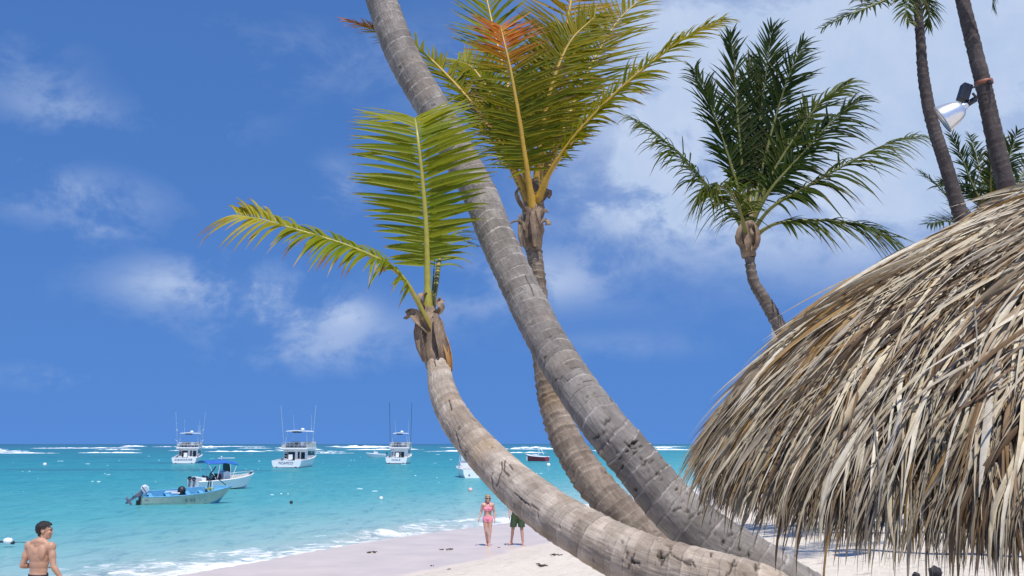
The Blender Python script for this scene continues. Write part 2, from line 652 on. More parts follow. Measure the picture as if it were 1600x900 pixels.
mb = MB()
r_ = random.Random(3)
for row, (d0, dens_, h0, w0) in enumerate(((330, 26, .42, 16), (430, 34, .62, 22), (560, 38, .9, 26), (760, 34, 1.2, 34), (1100, 30, 1.4, 50))):
    for k in range(dens_):
        az = math.radians(r_.uniform(-58, 34))
        d = d0 * r_.uniform(.93, 1.1)
        if r_.random() < .25:
            continue
        gx, gy = d * math.tan(az) if abs(az) < 1 else d * 1.6 * (1 if az > 0 else -1), d
        if shore(gx, gy) > -60:
            continue
        crest(mb, gx, gy, w0 * r_.uniform(.35, 1.5), h0 * r_.uniform(.35, 1.1), 3.5, r_.uniform(-.08, .08), r_.uniform(0, 90), 0.0)
tag(mb.build('reef_breakers', foam_mat, smooth=True), 'line of white waves breaking on the far reef below the horizon', 'surf', kind='stuff')
mb = MB()
for k in range(150):
    d = 60 * (11 ** r_.random())
    az = math.radians(r_.uniform(-50, 26))
    gx, gy = d * math.tan(az), d
    if shore(gx, gy) > -13:
        continue
    sz = r_.uniform(.25, 1.0) ** 1.6
    ang_ = r_.uniform(-.4, .2)
    for j in range(r_.choice((1, 1, 2, 3))):
        crest(mb, gx + r_.uniform(-.7, .7) * (j > 0), gy + r_.uniform(-1.5, 1.5) * (j > 0), .36 * sz * (1 + d / 150) * r_.uniform(.4, 1), .026 * sz * (1 + d / 110), .10 * sz, ang_ + r_.uniform(-.2, .2), r_.uniform(0, 90), .06)
cap_mat = simple('thin_foam', (0.36, 0.58, 0.61), 0.7, var=.15, scale=3)
tag(mb.build('whitecaps', cap_mat, smooth=True), 'small white wave crests scattered over the turquoise water', 'whitecaps', kind='stuff')

# ------------------------------------------------------------------ palms
def trunk_material(name, c_dark, c_light, c_line, line=0.5, warm=None):
    m, t, bs = new_mat(name)
    tcv = t.n('ShaderNodeAttribute', attribute_name='tc').outputs['Vector']
    ring = t.n('ShaderNodeAttribute', attribute_name='ring').outputs['Fac']
    rr = t.n('ShaderNodeAttribute', attribute_name='rr').outputs['Fac']
    dk = t.n('ShaderNodeAttribute', attribute_name='dark').outputs['Fac']
    blot = t.noise(t.scale(tcv, (1, 1, .6)), 7, 5, .62)
    col = t.mix(t.maprange(blot, .3, .72), c_dark, c_light)
    if warm:
        wm = t.noise(tcv, 2.3, 3, .5)
        col = t.mix(t.maprange(wm, .5, .7, 0, .55), col, warm)
    lich = t.noise(t.scale(tcv, (1, 1, .35)), 3.1, 6, .7, .6)
    col = t.mix(t.maprange(lich, .52, .68, 0, .5), col, tuple(min(1, c * 1.35) for c in c_light))
    col = t.mix(t.maprange(lich, .46, .30, 0, .55), col, tuple(c * .55 for c in c_dark))
    fib = t.noise(t.scale(tcv, (70, 70, 7)), 1.0, 4, .7)
    col = t.mix(t.maprange(fib, .40, .75, 0, .45), col, tuple(c * .45 for c in c_dark))
    cross = t.noise(t.scale(tcv, (5, 5, 90)), 1.0, 3, .6)
    col = t.mix(t.maprange(cross, .52, .75, 0, .35), col, tuple(c * .5 for c in c_dark))
    col = t.mix(t.maprange(rr, 0, 1, 0, .5), col, tuple(c * .5 for c in c_dark))
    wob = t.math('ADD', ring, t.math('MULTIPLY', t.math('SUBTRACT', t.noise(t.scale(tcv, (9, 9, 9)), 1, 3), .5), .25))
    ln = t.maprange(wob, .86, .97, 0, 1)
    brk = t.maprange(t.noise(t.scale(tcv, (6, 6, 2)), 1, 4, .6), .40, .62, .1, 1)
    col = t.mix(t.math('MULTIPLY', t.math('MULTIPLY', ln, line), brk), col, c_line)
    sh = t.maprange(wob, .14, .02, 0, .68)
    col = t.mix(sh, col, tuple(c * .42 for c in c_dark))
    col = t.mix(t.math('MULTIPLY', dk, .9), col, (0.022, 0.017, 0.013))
    t.link(col, bs.inputs['Base Color'])
    bs.inputs['Roughness'].default_value = 0.85
    bs.inputs['Specular IOR Level'].default_value = 0.25
    b = t.n('ShaderNodeBump')
    b.inputs['Strength'].default_value = 0.7
    b.inputs['Distance'].default_value = 0.012
    hh = t.math('ADD', t.math('MULTIPLY', fib, -.7), t.math('ADD', t.math('MULTIPLY', cross, -.5), t.math('MULTIPLY', t.noise(tcv, 60, 4, .7), .6)))
    t.link(hh, b.inputs['Height'])
    t.link(b.outputs[0], bs.inputs['Normal'])
    return m


def make_trunk(parent, ctrl, mat, spacing, seed, sides=96, step=0.012, amp=0.012, marks=(), cracks=(), rough=1.0, nat=0):
    """ctrl rows: px, py, distance, width in photo pixels, base first.  marks: (px,py,long,wide,depth,slant)"""
    rows = []
    for (px, py, d, wpx) in ctrl:
        q = P(px, py, d)
        rows.append([q.x, q.y, q.z, wpx / 2 / FPX * d * DK])
    p, l = catmull(rows, step=step)
    c, rad = p[:, :3], p[:, 3]
    T = tangents(c)
    toc = np.array([0, 0, CAM_Z]) - c
    N = norm(toc - (toc * T).sum(1)[:, None] * T)
    B = np.cross(T, N)
    th = np.linspace(-PI, PI, sides, endpoint=False)
    TH, Lg = np.meshgrid(th, l)
    r2 = rad[:, None] * np.ones_like(TH)
    cx, cy = np.cos(TH), np.sin(TH)
    rs = np.random.default_rng(seed)
    bnd = np.cumsum(np.r_[0 - .5, spacing * rs.uniform(.5, 1.5, int((l[-1] + 1.5) / spacing) + 8)])
    tilt = rs.uniform(-.022, .022, len(bnd)).cumsum() * .3
    le = Lg + 0.020 * rough * vn(cx * 1.2 + seed, cy * 1.2, Lg * 2.0) + 0.012 * rough * vn(cx * 4 + seed, cy * 4, Lg * 5) + 0.03 * np.sin(TH + 1.0 + 0.35 * seed + 2.2 * vn(Lg * .8, seed * 1.0))
    idx = np.clip(np.searchsorted(bnd, le.ravel()).reshape(le.shape) - 1, 0, len(bnd) - 2)
    fr = (le - bnd[idx]) / (bnd[idx + 1] - bnd[idx])
    jag = rs.uniform(.4, 1.25, len(bnd))[idx]
    prof = np.where(fr < .10, 1 - fr / .10, ((fr - .10) / .90) ** 1.8)
    dr = amp * jag * (prof - .4)
    dr += rad[:, None] * 0.045 * rough * vn(cx * 1.3 + seed * 3, cy * 1.3, Lg * 2.6) + 0.004 * rough * vn(cx * 9, cy * 9, Lg * 30 + seed) + 0.003 * vn(cx * 22, cy * 22, Lg * 9)
    dark = np.zeros_like(TH)
    # photo marks onto the bark: nearest point of the centre line gives the height, the offset gives the side
    yy = c[:, 1] * math.cos(PITCH) + (c[:, 2] - CAM_Z) * math.sin(PITCH)
    zz = -c[:, 1] * math.sin(PITCH) + (c[:, 2] - CAM_Z) * math.cos(PITCH)
    sx, sy = 800 + c[:, 0] / yy * FPX, 450 - zz / yy * FPX

    def locate(px, py):
        k = int(np.argmin((sx - px) ** 2 + (sy - py) ** 2))
        bx = B[k, 0]
        by = -(B[k, 2] * math.cos(PITCH) - B[k, 1] * math.sin(PITCH))
        off = ((px - sx[k]) * bx + (py - sy[k]) * by) / math.hypot(bx, by)
        rp = rad[k] / yy[k] * FPX
        return l[k], math.asin(max(-.97, min(.97, off / rp))), rad[k]

    def blob(l0, t0, r0, sl, st, dep, slant, gain):
        """press one mark into the bark (only the rows near it are touched)"""
        reach = 3 * max(sl, st) + .03
        i0, i1 = np.searchsorted(l, l0 - reach), np.searchsorted(l, l0 + reach)
        if i1 <= i0:
            return
        a = Lg[i0:i1] - l0
        b = ((TH[i0:i1] - t0 + PI) % (2 * PI) - PI) * r0
        a2 = a * math.cos(slant) - b * math.sin(slant)
        b2 = a * math.sin(slant) + b * math.cos(slant)
        if st > .01:
            a2 = a2 + .012 * vn(b * 60 + l0 * 9, a * 60)
            b2 = b2 + .012 * vn(b * 60 - l0 * 7, a * 60 + 9)
        m_ = np.exp(-(((a2 / sl) ** 2 + (b2 / st) ** 2) ** 2.6))
        dr[i0:i1] -= m_ * dep
        dark[i0:i1] = np.maximum(dark[i0:i1], m_ * gain)

    for (px, py, sl, st, dep, slant) in marks:
        l0, t0, r0 = locate(px, py)
        blob(l0, t0, r0, sl, st, dep, slant, min(.85, dep / .03))
    for line in cracks:
        loc = [locate(*q) for q in line]
        for (a, b) in zip(loc[:-1], loc[1:]):
            n = max(2, int(math.hypot(b[0] - a[0], (b[1] - a[1]) * a[2]) / .008))
            for k in range(n + 1):
                f = k / n
                blob(a[0] + (b[0] - a[0]) * f + rs.normal() * .002, a[1] + (b[1] - a[1]) * f, a[2], .008, .008, .005, 0, 1.0)
    for k in range(nat):
        l0, t0 = rs.uniform(0, l[-1]), rs.uniform(-PI, PI)
        r0 = float(np.interp(l0, l, rad))
        blob(l0, t0, r0, rs.uniform(.006, .012), rs.uniform(.012, .04), rs.uniform(.006, .014), rs.normal() * .5, rs.uniform(.3, .9))
    R_ = r2 + dr
    V = c[:, None] + R_[..., None] * (cx[..., None] * N[:, None] + cy[..., None] * B[:, None])
    V = V.reshape(-1, 3)
    F = grid_faces(len(l), sides, True)
    top = np.arange((len(l) - 1) * sides, len(l) * sides)
    me = mesh_np('trunk', V, F)
    attr(me, 'tc', np.stack([cx * rad[:, None], cy * rad[:, None], Lg], -1).reshape(-1, 3), 'FLOAT_VECTOR')
    attr(me, 'ring', fr)
    attr(me, 'rr', rs.uniform(0, 1, len(bnd))[idx])
    attr(me, 'dark', dark)
    o = link_mesh('trunk', me, mat, parent)
    return o, c, rad, T


leaf_mat, t, bs = new_mat('palm_leaf')
ca = t.n('ShaderNodeAttribute', attribute_name='Col').outputs['Color']
oc = t.n('ShaderNodeTexCoord').outputs['Object']
cv = t.mix(t.maprange(t.noise(oc, 30, 3), .35, .7, 0, .3), ca, t.mix(.5, ca, (0.02, 0.03, 0.01)))
t.link(cv, bs.inputs['Base Color'])
bs.inputs['Roughness'].default_value = 0.45
bs.inputs['Specular IOR Level'].default_value = 0.18
trn = t.n('ShaderNodeBsdfTranslucent')
t.link(t.mix(1.0, cv, (1.3, 1.25, .45), 'MULTIPLY'), trn.inputs['Color'])
ms = t.n('ShaderNodeMixShader')
ms.inputs[0].default_value = 0.42
t.link(bs.outputs[0], ms.inputs[1])
t.link(trn.outputs[0], ms.inputs[2])
t.link(ms.outputs[0], t.t.nodes['Material Output'].inputs['Surface'])

rib_mat, t, bs = new_mat('palm_rib')
ca = t.n('ShaderNodeAttribute', attribute_name='Col').outputs['Color']
oc = t.n('ShaderNodeTexCoord').outputs['Object']
t.link(t.mix(t.maprange(t.noise(oc, 14, 4), .4, .7, 0, .35), ca, t.mix(.6, ca, (.10, .05, .015))), bs.inputs['Base Color'])
bs.inputs['Roughness'].default_value = 0.45
husk_mat, t, bs = new_mat('palm_husk')
oc = t.n('ShaderNodeTexCoord').outputs['Object']
hz = t.noise(t.scale(oc, (1, 1, .25)), 40, 6, .7)
hb = t.noise(oc, 7, 3, .5)
hc = t.mix(t.maprange(hb, .35, .65), (0.20, 0.145, 0.105), (0.36, 0.255, 0.165))
t.link(t.mix(t.maprange(hz, .35, .65, 0, .6), hc, (0.08, 0.055, 0.04)), bs.inputs['Base Color'])
bs.inputs['Roughness'].default_value = 0.85
b = t.n('ShaderNodeBump')
b.inputs['Strength'].default_value = .8
b.inputs['Distance'].default_value = .012
t.link(hz, b.inputs['Height'])
t.link(b.outputs[0], bs.inputs['Normal'])


def lerp(a, b, f):
    return tuple(x + (y - x) * f for x, y in zip(a, b))


def leaf_geo(p0, d, nrm, L, wd, droop, wind, cols, seg=6, fold=.22, curl=0.0, dead=0.0):
    """one leaflet: folded tapering blade bending with its weight and the wind"""
    s = np.linspace(0, 1, seg + 1)
    g = np.array([0, 0, -1.0])
    pts = p0 + np.outer(s * L, d) + np.outer(droop * L * s ** 2.2, g) + np.outer(L * s ** 1.7, wind)
    if curl:
        pts += np.outer(curl * L * np.sin(s * 3.0), nrm)
    tt = tangents(pts)
    bb = norm(np.cross(tt, nrm))
    nn = np.cross(bb, tt)
    wv = wd * np.minimum(1, .35 + s * 5) * np.clip(1 - s ** 2.4, 0.02, 1)
    V = np.concatenate([pts + bb * wv[:, None] / 2 + nn * (wv * fold)[:, None], pts, pts - bb * wv[:, None] / 2 + nn * (wv * fold)[:, None]], 0)
    n = seg + 1
    F = []
    for k in range(seg):
        F.append([k, k + 1, n + k + 1, n + k])
        F.append([n + k, n + k + 1, 2 * n + k + 1, 2 * n + k])
    return V, F, np.array([cols(q) for q in s] * 3)


GREEN = (0.085, 0.165, 0.008)
YELL = (0.40, 0.345, 0.014)
BROWN = (0.17, 0.075, 0.025)
ORANGE = (0.62, 0.19, 0.012)
STRAW = (0.42, 0.33, 0.18)


def make_frond(parent, pts, nrm, n=55, L=.6, wd=.03, a=(72, 34), droop=.22, lift=.0, wind=(0, 0, 0), pal=None, rib=(YELL, GREEN), r0=.024,
               start=.2, seed=1, single=False, side_len=(1, 1), sides=(1, -1), gap=.04, tip_dead=.12, seg=6, swap=None, vee=0.15, env=None, ragged=.12, jit=1.0):
    """pts: world points along the midrib, base first; nrm: rough direction of the frond's upper face"""
    rs = np.random.default_rng(seed * 77 + 5)
    L, wd, r0 = L * DK, wd * DK, r0 * DK
    path, s = catmull([tuple(q) for q in pts], n=46)
    T = tangents(path)
    nrm = np.asarray(nrm, float)
    if nrm.ndim == 1:
        nrm = np.repeat(nrm[None], len(path), 0)
    else:
        nrm = np.stack([np.interp(np.linspace(0, 1, len(path)), np.linspace(0, 1, len(nrm)), nrm[:, k]) for k in range(3)], 1)
    N = norm(nrm - (nrm * T).sum(1)[:, None] * T)
    S = np.cross(T, N)
    tt = np.linspace(0, 1, len(path))
    rad = r0 * (1 - tt) ** .8 + .0035
    rad[:6] *= np.linspace(1.7, 1.0, 6)
    V, F = tube_geo(path, rad, 7, ref=tuple(N[len(N) // 2]), flat=.75)
    mb = MB()
    mb.add(V, F, [lerp(rib[0], rib[1], min(1, max(0, (k // 7) / 45)) ** .8) for k in range(len(V))])
    fo = mb.build('frond', rib_mat, parent, smooth=True)
    pal = pal or (lambda t_, q, r: lerp(GREEN, YELL, .3 + .3 * r))
    allmb = MB()
    env = env or (lambda q: (0.55 + 0.45 * min(1, q / .3)) * (1 - .62 * max(0, (q - .45) / .55) ** 1.6))
    for sd_ in sides:
        for i in range(n):
            f = (i + rs.uniform(.2, .8)) / n
            tq = start + (1 - start) * f
            if rs.random() < gap or float(vn(f * 26 + seed * 1.7, sd_ * 9.0)) > .80:
                continue
            k = tq * (len(path) - 1)
            k0 = min(int(k), len(path) - 2)
            fr = k - k0
            p0 = path[k0] * (1 - fr) + path[k0 + 1] * fr
            Tt, Nn, Ss = T[k0], N[k0], S[k0]
            ang = math.radians(a[0] + (a[1] - a[0]) * f ** 1.3 + rs.normal() * 4.5 * jit + 6 * jit * float(vn(f * 9 + seed, sd_ * 3.0)))
            d = math.cos(ang) * Tt + math.sin(ang) * sd_ * Ss + (vee + lift + rs.normal() * .09 * jit + .14 * jit * float(vn(f * 7 + seed * 3, sd_ * 5.0))) * Nn
            d /= np.linalg.norm(d)
            LL = L * env(f) * (side_len[0] if sd_ > 0 else side_len[1]) * rs.uniform(1 - ragged, 1 + ragged * .4)
            if rs.random() < .06:
                LL *= rs.uniform(.5, .8)
            r = rs.random()
            dead = tip_dead * rs.uniform(.3, 2.0)
            deadc = lerp(BROWN, STRAW, rs.random() ** 2)
            cf = (lambda q, f=f, r=r, dead=dead, deadc=deadc: deadc if q > 1 - dead else pal(f, q, r))
            Vv, Ff, cc = leaf_geo(p0, d, Nn, LL, wd * (1 - .35 * f) * rs.uniform(.85, 1.1), droop * rs.uniform(.6, 1.4), np.asarray(wind) * rs.uniform(.6, 1.3), cf, seg, curl=rs.normal() * .02)
            if single:
                one = MB().add(Vv, Ff, cc)
                one.build('leaflet', leaf_mat, fo, smooth=True)
            else:
                allmb.add(Vv, Ff, cc)
    if not single:
        tag(allmb.build('leaflets', leaf_mat, fo, smooth=True), kind='stuff')
    return fo


def flap(parent, pts, wd, nrm, name='leaf_sheath', mat=None, cup=.3, seed=0):
    """torn leaf base / fibre sheath: a thick cupped strip"""
    path, _ = catmull([tuple(q) for q in pts], n=12)
    T = tangents(path)
    nrm = np.asarray(nrm, float)
    N = norm(nrm - (nrm * T).sum(1)[:, None] * T)
    S = np.cross(T, N)
    rs = np.random.default_rng(seed)
    wv = np.interp(np.linspace(0, 1, 12), np.linspace(0, 1, len(wd)), wd) * DK
    cols = np.linspace(-1, 1, 6)
    V = []
    for layer in (0, 1):
        for k in range(12):
            for u in cols:
                j = 1 + .18 * rs.normal() if k > 9 else 1
                V.append(path[k] + S[k] * u * wv[k] / 2 * j + N[k] * (cup * wv[k] * (u * u) - layer * .008 + rs.normal() * .002))
    F = [[a_ for a_ in q] for q in grid_faces(12, 6).tolist()]
    F += [[a_ + 72 for a_ in q][::-1] for q in grid_faces(12, 6).tolist()]
    for k in range(11):
        for e in (0, 5):
            F.append([k * 6 + e, (k + 1) * 6 + e, 72 + (k + 1) * 6 + e, 72 + k * 6 + e])
    for k in range(5):
        F.append([66 + k, 67 + k, 139 + k, 138 + k])
    return MB().add(V, F).build(name, mat or husk_mat, parent, smooth=True)


def boot(parent, pts, rads, seed=0, lumps=.12):
    """swollen fibrous crown shaft"""
    rows = [[*q, r * DK] for q, r in zip(pts, rads)]
    p, l = catmull(rows, n=40)
    T = tangents(p[:, :3])
    A = norm(np.cross(T, (0, 1, .1)))
    B = np.cross(T, A)
    th = np.linspace(0, 2 * PI, 28, endpoint=False)
    TH, Lg = np.meshgrid(th, l)
    R_ = p[:, 3][:, None] * (1 + lumps * vn(np.cos(TH) * 2 + seed, np.sin(TH) * 2, Lg * 7) + .5 * lumps * np.abs(vn(np.cos(TH) * 5 + seed, np.sin(TH) * 5, Lg * 22)))
    V = p[:, None, :3] + R_[..., None] * (np.cos(TH)[..., None] * A[:, None] + np.sin(TH)[..., None] * B[:, None])
    F = grid_faces(40, 28, True).tolist() + [[39 * 28 + k for k in range(28)]]
    return MB().add(V.reshape(-1, 3).tolist(), F).build('crown_shaft', husk_mat, parent, smooth=True)


def crown(parent, c, n, length, pal, seed, wind=(0.0, 0.0, 0.0), Lf=.7, nleaf=48, wd=.032, el=(-5, 75), skip=None, rib=(YELL, GREEN)):
    """fronds all round a growing point (used where the crown itself is above the frame)"""
    rs = np.random.default_rng(seed)
    for k in range(n):
        az = 2 * PI * k / n * 2.4 + rs.normal() * .2
        e = math.radians(el[0] + (el[1] - el[0]) * (k + .5) / n)
        if skip and skip(az, e):
            continue
        h = np.array([math.sin(az), math.cos(az), 0])
        pts = []
        for q in (0, .15, .4, .7, 1.0):
            rr_ = length * q
            pts.append(np.asarray(c) + h * rr_ * math.cos(e) + np.array([0, 0, 1]) * (rr_ * math.sin(e) - length * .35 * q * q * math.cos(e)) + np.asarray(wind) * q * q * length)
        make_frond(parent, pts, (0, 0, 1) + .1 * h, n=nleaf, L=Lf, wd=wd, droop=.35, pal=pal, seed=seed * 31 + k, rib=rib, seg=5)


# ---- A: the low curved palm in front
DK = 1.30
palmA = tag(empty('palm_tree', P(1250, 1062, 5.65)), 'low palm with pale banded trunk curving leftward, one broad upright frond and one drooping left', 'palm tree', 'coconut palms on the beach')


def ws(e):
    """children of this empty are built in world space"""
    e['_'] = 0
    del e['_']
    return e


def to_local(e):
    """parts were modelled in world space: keep them there under the moved empty"""
    inv = Matrix.Translation(e.location).inverted()
    for ch in e.children:
        ch.matrix_parent_inverse = inv


matA = trunk_material('bark_pale', (0.30, 0.235, 0.18), (0.66, 0.565, 0.47), (0.70, 0.63, 0.54), .4, warm=(0.40, 0.27, 0.15))
cracksA = [
    [(724, 690), (728, 712), (737, 726)], [(800, 737), (803, 752), (795, 768), (789, 772)], [(804, 733), (806, 752), (815, 760)], [(812, 740), (818, 748)],
    [(784, 760), (782, 772), (786, 778)], [(823, 785), (840, 800), (846, 803)], [(851, 803), (864, 812)],
    [(1042, 873), (1054, 877), (1065, 869)], [(1065, 872), (1080, 880), (1092, 884)], [(1009, 871), (1004, 880), (998, 893)], [(1056, 876), (1050, 888)],
    [(1120, 864), (1124, 873)], [(1158, 878), (1155, 896), (1150, 905)], [(1188, 884), (1190, 896)], [(1100, 882), (1104, 890)], [(710, 640), (716, 656)], [(680, 575), (682, 584)]]
marksA = [(1048, 874, .02, .05, .030, .3), (1092, 885, .03, .03, .018, .4), (1058, 857, .035, .012, .022, .3), (1120, 866, .03, .012, .022, .2),
          (1013, 836, .010, .035, .014, 0), (1008, 885, .035, .012, .022, .2), (1155, 885, .035, .010, .022, -.2), (1190, 890, .03, .010, .02, 0)]
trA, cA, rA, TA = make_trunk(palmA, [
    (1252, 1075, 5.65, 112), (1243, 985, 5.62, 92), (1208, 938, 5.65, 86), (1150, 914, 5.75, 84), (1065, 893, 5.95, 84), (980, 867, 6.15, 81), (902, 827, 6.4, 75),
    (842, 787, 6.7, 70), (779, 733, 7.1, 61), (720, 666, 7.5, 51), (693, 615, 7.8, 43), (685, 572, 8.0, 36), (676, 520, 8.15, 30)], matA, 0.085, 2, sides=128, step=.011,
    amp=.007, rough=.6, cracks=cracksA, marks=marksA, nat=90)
boot(palmA, [P(686, 585, 8.0), P(682, 560, 8.03), P(675, 520, 8.1), P(668, 488, 8.15), P(668, 470, 8.15)], [.078, .092, .098, .070, .030], 3)
flap(palmA, [P(690, 520, 8.0), P(697, 535, 7.95), P(703, 560, 7.93), P(704, 582, 7.95)], (.05, .055, .05, .04), (-.3, -.9, .2), 'dead_leaf_base', None, .35, 1).data.materials[0] = simple('dry_stalk', (0.42, 0.22, 0.07), .6)
flap(palmA, [P(668, 520, 8.0), P(655, 505, 7.97), P(645, 493, 7.97), P(637, 497, 8.0)], (.05, .08, .09, .08), (-.2, -.7, .7), cup=.5, seed=2)
flap(palmA, [P(680, 490, 8.05), P(688, 482, 8.02), P(684, 474, 8.05), P(690, 468, 8.1)], (.05, .06, .06, .05), (.5, -.8, .2), cup=.4, seed=3)
flap(palmA, [P(665, 565, 7.97), P(660, 545, 7.95), P(655, 520, 7.97), P(656, 500, 8.0)], (.04, .08, .08, .05), (-.6, -.8, 0), cup=.3, seed=4)
flap(palmA, [P(688, 570, 7.95), P(690, 545, 7.93), P(684, 515, 7.95), P(680, 490, 8.0)], (.04, .10, .09, .04), (.5, -.85, 0), cup=.3, seed=5)
flap(palmA, [P(662, 480, 8.1), P(658, 470, 8.08), P(660, 462, 8.1), P(667, 460, 8.15)], (.05, .06, .06, .04), (-.5, -.8, .2), cup=.4, seed=6)


def palA(t_, q, r):
    c = lerp(GREEN, YELL, .22 + .30 * r)
    return lerp(c, YELL, .35 * max(0, t_ - .5) * 2)


make_frond(palmA, [P(668, 500, 8.12), P(668, 440, 8.15), P(666, 360, 8.18), P(660, 280, 8.2), P(652, 210, 8.25), P(648, 186, 8.5), P(645, 190, 8.95)],
           [(0, -1, .25), (0, -1, .25), (-.05, -1, .3), (0, -.5, 1)], n=68, L=.66, wd=.051, jit=.7, a=(84, 56), droop=.10, lift=-.02, wind=(0, 0.05, .04), pal=palA,
           rib=((0.34, 0.30, 0.04), (0.32, 0.30, 0.05)), r0=.030, start=.19, seed=4, single=True, gap=.015, tip_dead=.05, seg=7, ragged=.08, env=lambda q: (0.45 + .55 * min(1, q / .3)) * (1 - .25 * q ** 3))
make_frond(palmA, [P(672, 520, 8.05), P(652, 470, 7.95), P(615, 420, 7.85), P(545, 385, 7.7), P(450, 355, 7.6), P(405, 342, 7.55), P(372, 336, 7.6)],
           [(.2, -.35, 1), (.25, -.35, 1), (.15, -.55, .9), (.1, -.9, .5)], n=58, L=.46, wd=.043, a=(64, 52), droop=.46, env=lambda q: (.6 + .4 * min(1, q / .25)) * (1 - .30 * q ** 2), lift=.05, wind=(-.08, 0, 0), pal=lambda t_, q, r: lerp(palA(t_, q, r), lerp(YELL, BROWN, q * r), min(.85, max(0, (t_ - .6) / .35))),
           rib=((0.34, 0.28, 0.04), (0.36, 0.32, 0.08)), r0=.028, start=.20, seed=9, single=True, gap=.03, tip_dead=.16, seg=7, side_len=(.85, 1.0))
make_frond(palmA, [P(672, 490, 8.3), P(680, 450, 8.5), P(688, 400, 8.8), P(700, 370, 9.2), P(715, 372, 9.6)], (0, -.6, .8), n=20, L=.46, wd=.034, a=(66, 40), droop=.35,
           pal=palA, rib=((0.30, 0.27, 0.05), (0.25, 0.22, 0.04)), r0=.026, start=.35, seed=12, single=True, seg=6)
# the unopened spear leaves between them
for k, (q0, q1) in enumerate((((674, 490), (679, 405)), ((678, 488), (682, 425)), ((670, 480), (672, 420)))):
    a_, b_ = P(*q0, 8.2), P(*q1, 8.35)
    MB().add(*tube_geo([a_, (a_ + b_) / 2, b_], [.012, .010, .003], 6), (0.10, 0.11, 0.03)).build('spear_leaf', rib_mat, palmA, smooth=True)
to_local(palmA)

# ---- B: the tall leaning palm
palmB = tag(empty('palm_tree', P(1345, 990, 6.8)), 'tall palm with thick grey gouged trunk leaning across the centre, crown above the picture', 'palm tree', 'coconut palms on the beach')
matB = trunk_material('bark_grey', (0.19, 0.166, 0.146), (0.39, 0.35, 0.31), (0.52, 0.47, 0.42), .75, warm=(0.22, 0.165, 0.12))
rm = random.Random(5)
marksB = []
for (px, py) in ((862, 578), (899, 590), (908, 600), (914, 606), (922, 612), (880, 612), (934, 605), (940, 632), (953, 650), (947, 683), (935, 690), (951, 692), (918, 622), (962, 706), (990, 690),
                 (994, 712), (1004, 722), (1010, 729), (978, 705), (985, 696), (968, 715), (1016, 740), (1020, 725), (1003, 700), (995, 768), (1078, 775), (1068, 788), (1077, 803), (1098, 804),
                 (1113, 822), (1135, 853), (1172, 870), (1062, 768), (1144, 840), (1150, 838), (1030, 745), (955, 668), (930, 640), (902, 616), (1120, 838), (1085, 812), (1160, 862), (870, 545), (800, 470)):
    big = rm.random() < .45
    marksB.append((px, py, rm.uniform(.006, .012) * (1.3 if big else 1), rm.uniform(.014, .040) * (1.25 if big else .7), rm.uniform(.012, .036), rm.uniform(-.7, .4)))
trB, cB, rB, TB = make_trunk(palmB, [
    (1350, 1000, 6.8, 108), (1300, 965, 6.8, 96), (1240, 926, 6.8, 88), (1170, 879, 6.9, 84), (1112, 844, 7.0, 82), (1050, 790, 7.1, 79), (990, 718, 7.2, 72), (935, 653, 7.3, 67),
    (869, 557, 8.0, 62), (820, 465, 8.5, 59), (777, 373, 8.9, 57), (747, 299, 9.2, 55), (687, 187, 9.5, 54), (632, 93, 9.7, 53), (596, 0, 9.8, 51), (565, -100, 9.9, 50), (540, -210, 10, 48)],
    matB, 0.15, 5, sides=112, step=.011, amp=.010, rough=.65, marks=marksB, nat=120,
    cracks=[[(828, 445), (836, 462), (842, 478)], [(915, 590), (905, 597)], [(962, 622), (967, 634)], [(1066, 796), (1055, 802)], [(936, 604), (925, 616)], [(975, 690), (985, 700), (995, 702)]])
topB = P(538, -225, 10)
boot(palmB, [P(545, -190, 10), P(540, -215, 10), P(536, -240, 10), P(532, -280, 10)], [.13, .17, .15, .06], 8)
crown(palmB, topB + Vector((0, 0, .15)), 11, 2.9, palA, 51, el=(28, 82), wind=(-.05, .1, .05), skip=lambda az, e: (math.cos(az) > .2 and e < .9))
to_local(palmB)

# ---- C: the yellow-orange palm behind it
palmC = tag(empty('palm_tree', P(1180, 1000, 9.2)), 'palm with yellowing fronds and one orange scorched tip, behind the big grey trunk', 'palm tree', 'coconut palms on the beach')
matC = trunk_material('bark_brown', (0.185, 0.140, 0.105), (0.41, 0.335, 0.265), (0.47, 0.41, 0.34), .45, warm=(0.30, 0.19, 0.09))
make_trunk(palmC, [(1180, 1005, 9.2, 82), (1085, 912, 9.3, 68), (1012, 844, 9.4, 61), (960, 791, 9.5, 57), (920, 745, 9.6, 53), (886, 690, 9.7, 48), (864, 630, 9.8, 42), (850, 560, 9.9, 36),
                   (843, 480, 10, 29), (839, 430, 10, 25), (834, 385, 10, 24), (832, 340, 10, 22)], matC, .11, 11, sides=80, step=.012, amp=.020, nat=60)
boot(palmC, [P(834, 392, 10), P(833, 375, 10), P(832, 350, 10), P(834, 320, 10), P(836, 280, 10)], [.075, .105, .115, .10, .05], 9, .2)
flap(palmC, [P(820, 360, 9.9), P(815, 348, 9.9), P(806, 346, 9.9), P(798, 349, 9.9)], (.06, .06, .05, .03), (0, -.3, 1), seed=11)
flap(palmC, [P(845, 350, 9.9), P(850, 346, 9.9), P(855, 348, 9.9), P(856, 352, 9.9)], (.05, .07, .07, .06), (0, -.5, 1), seed=12)
flap(palmC, [P(822, 330, 9.9), P(812, 312, 9.9), P(808, 300, 9.9), P(813, 295, 9.9)], (.04, .06, .06, .03), (-.8, -.5, .2), seed=13)
flap(palmC, [P(842, 318, 9.9), P(850, 305, 9.9), P(858, 300, 9.9), P(857, 310, 9.9)], (.04, .07, .07, .03), (.6, -.7, .4), seed=14)
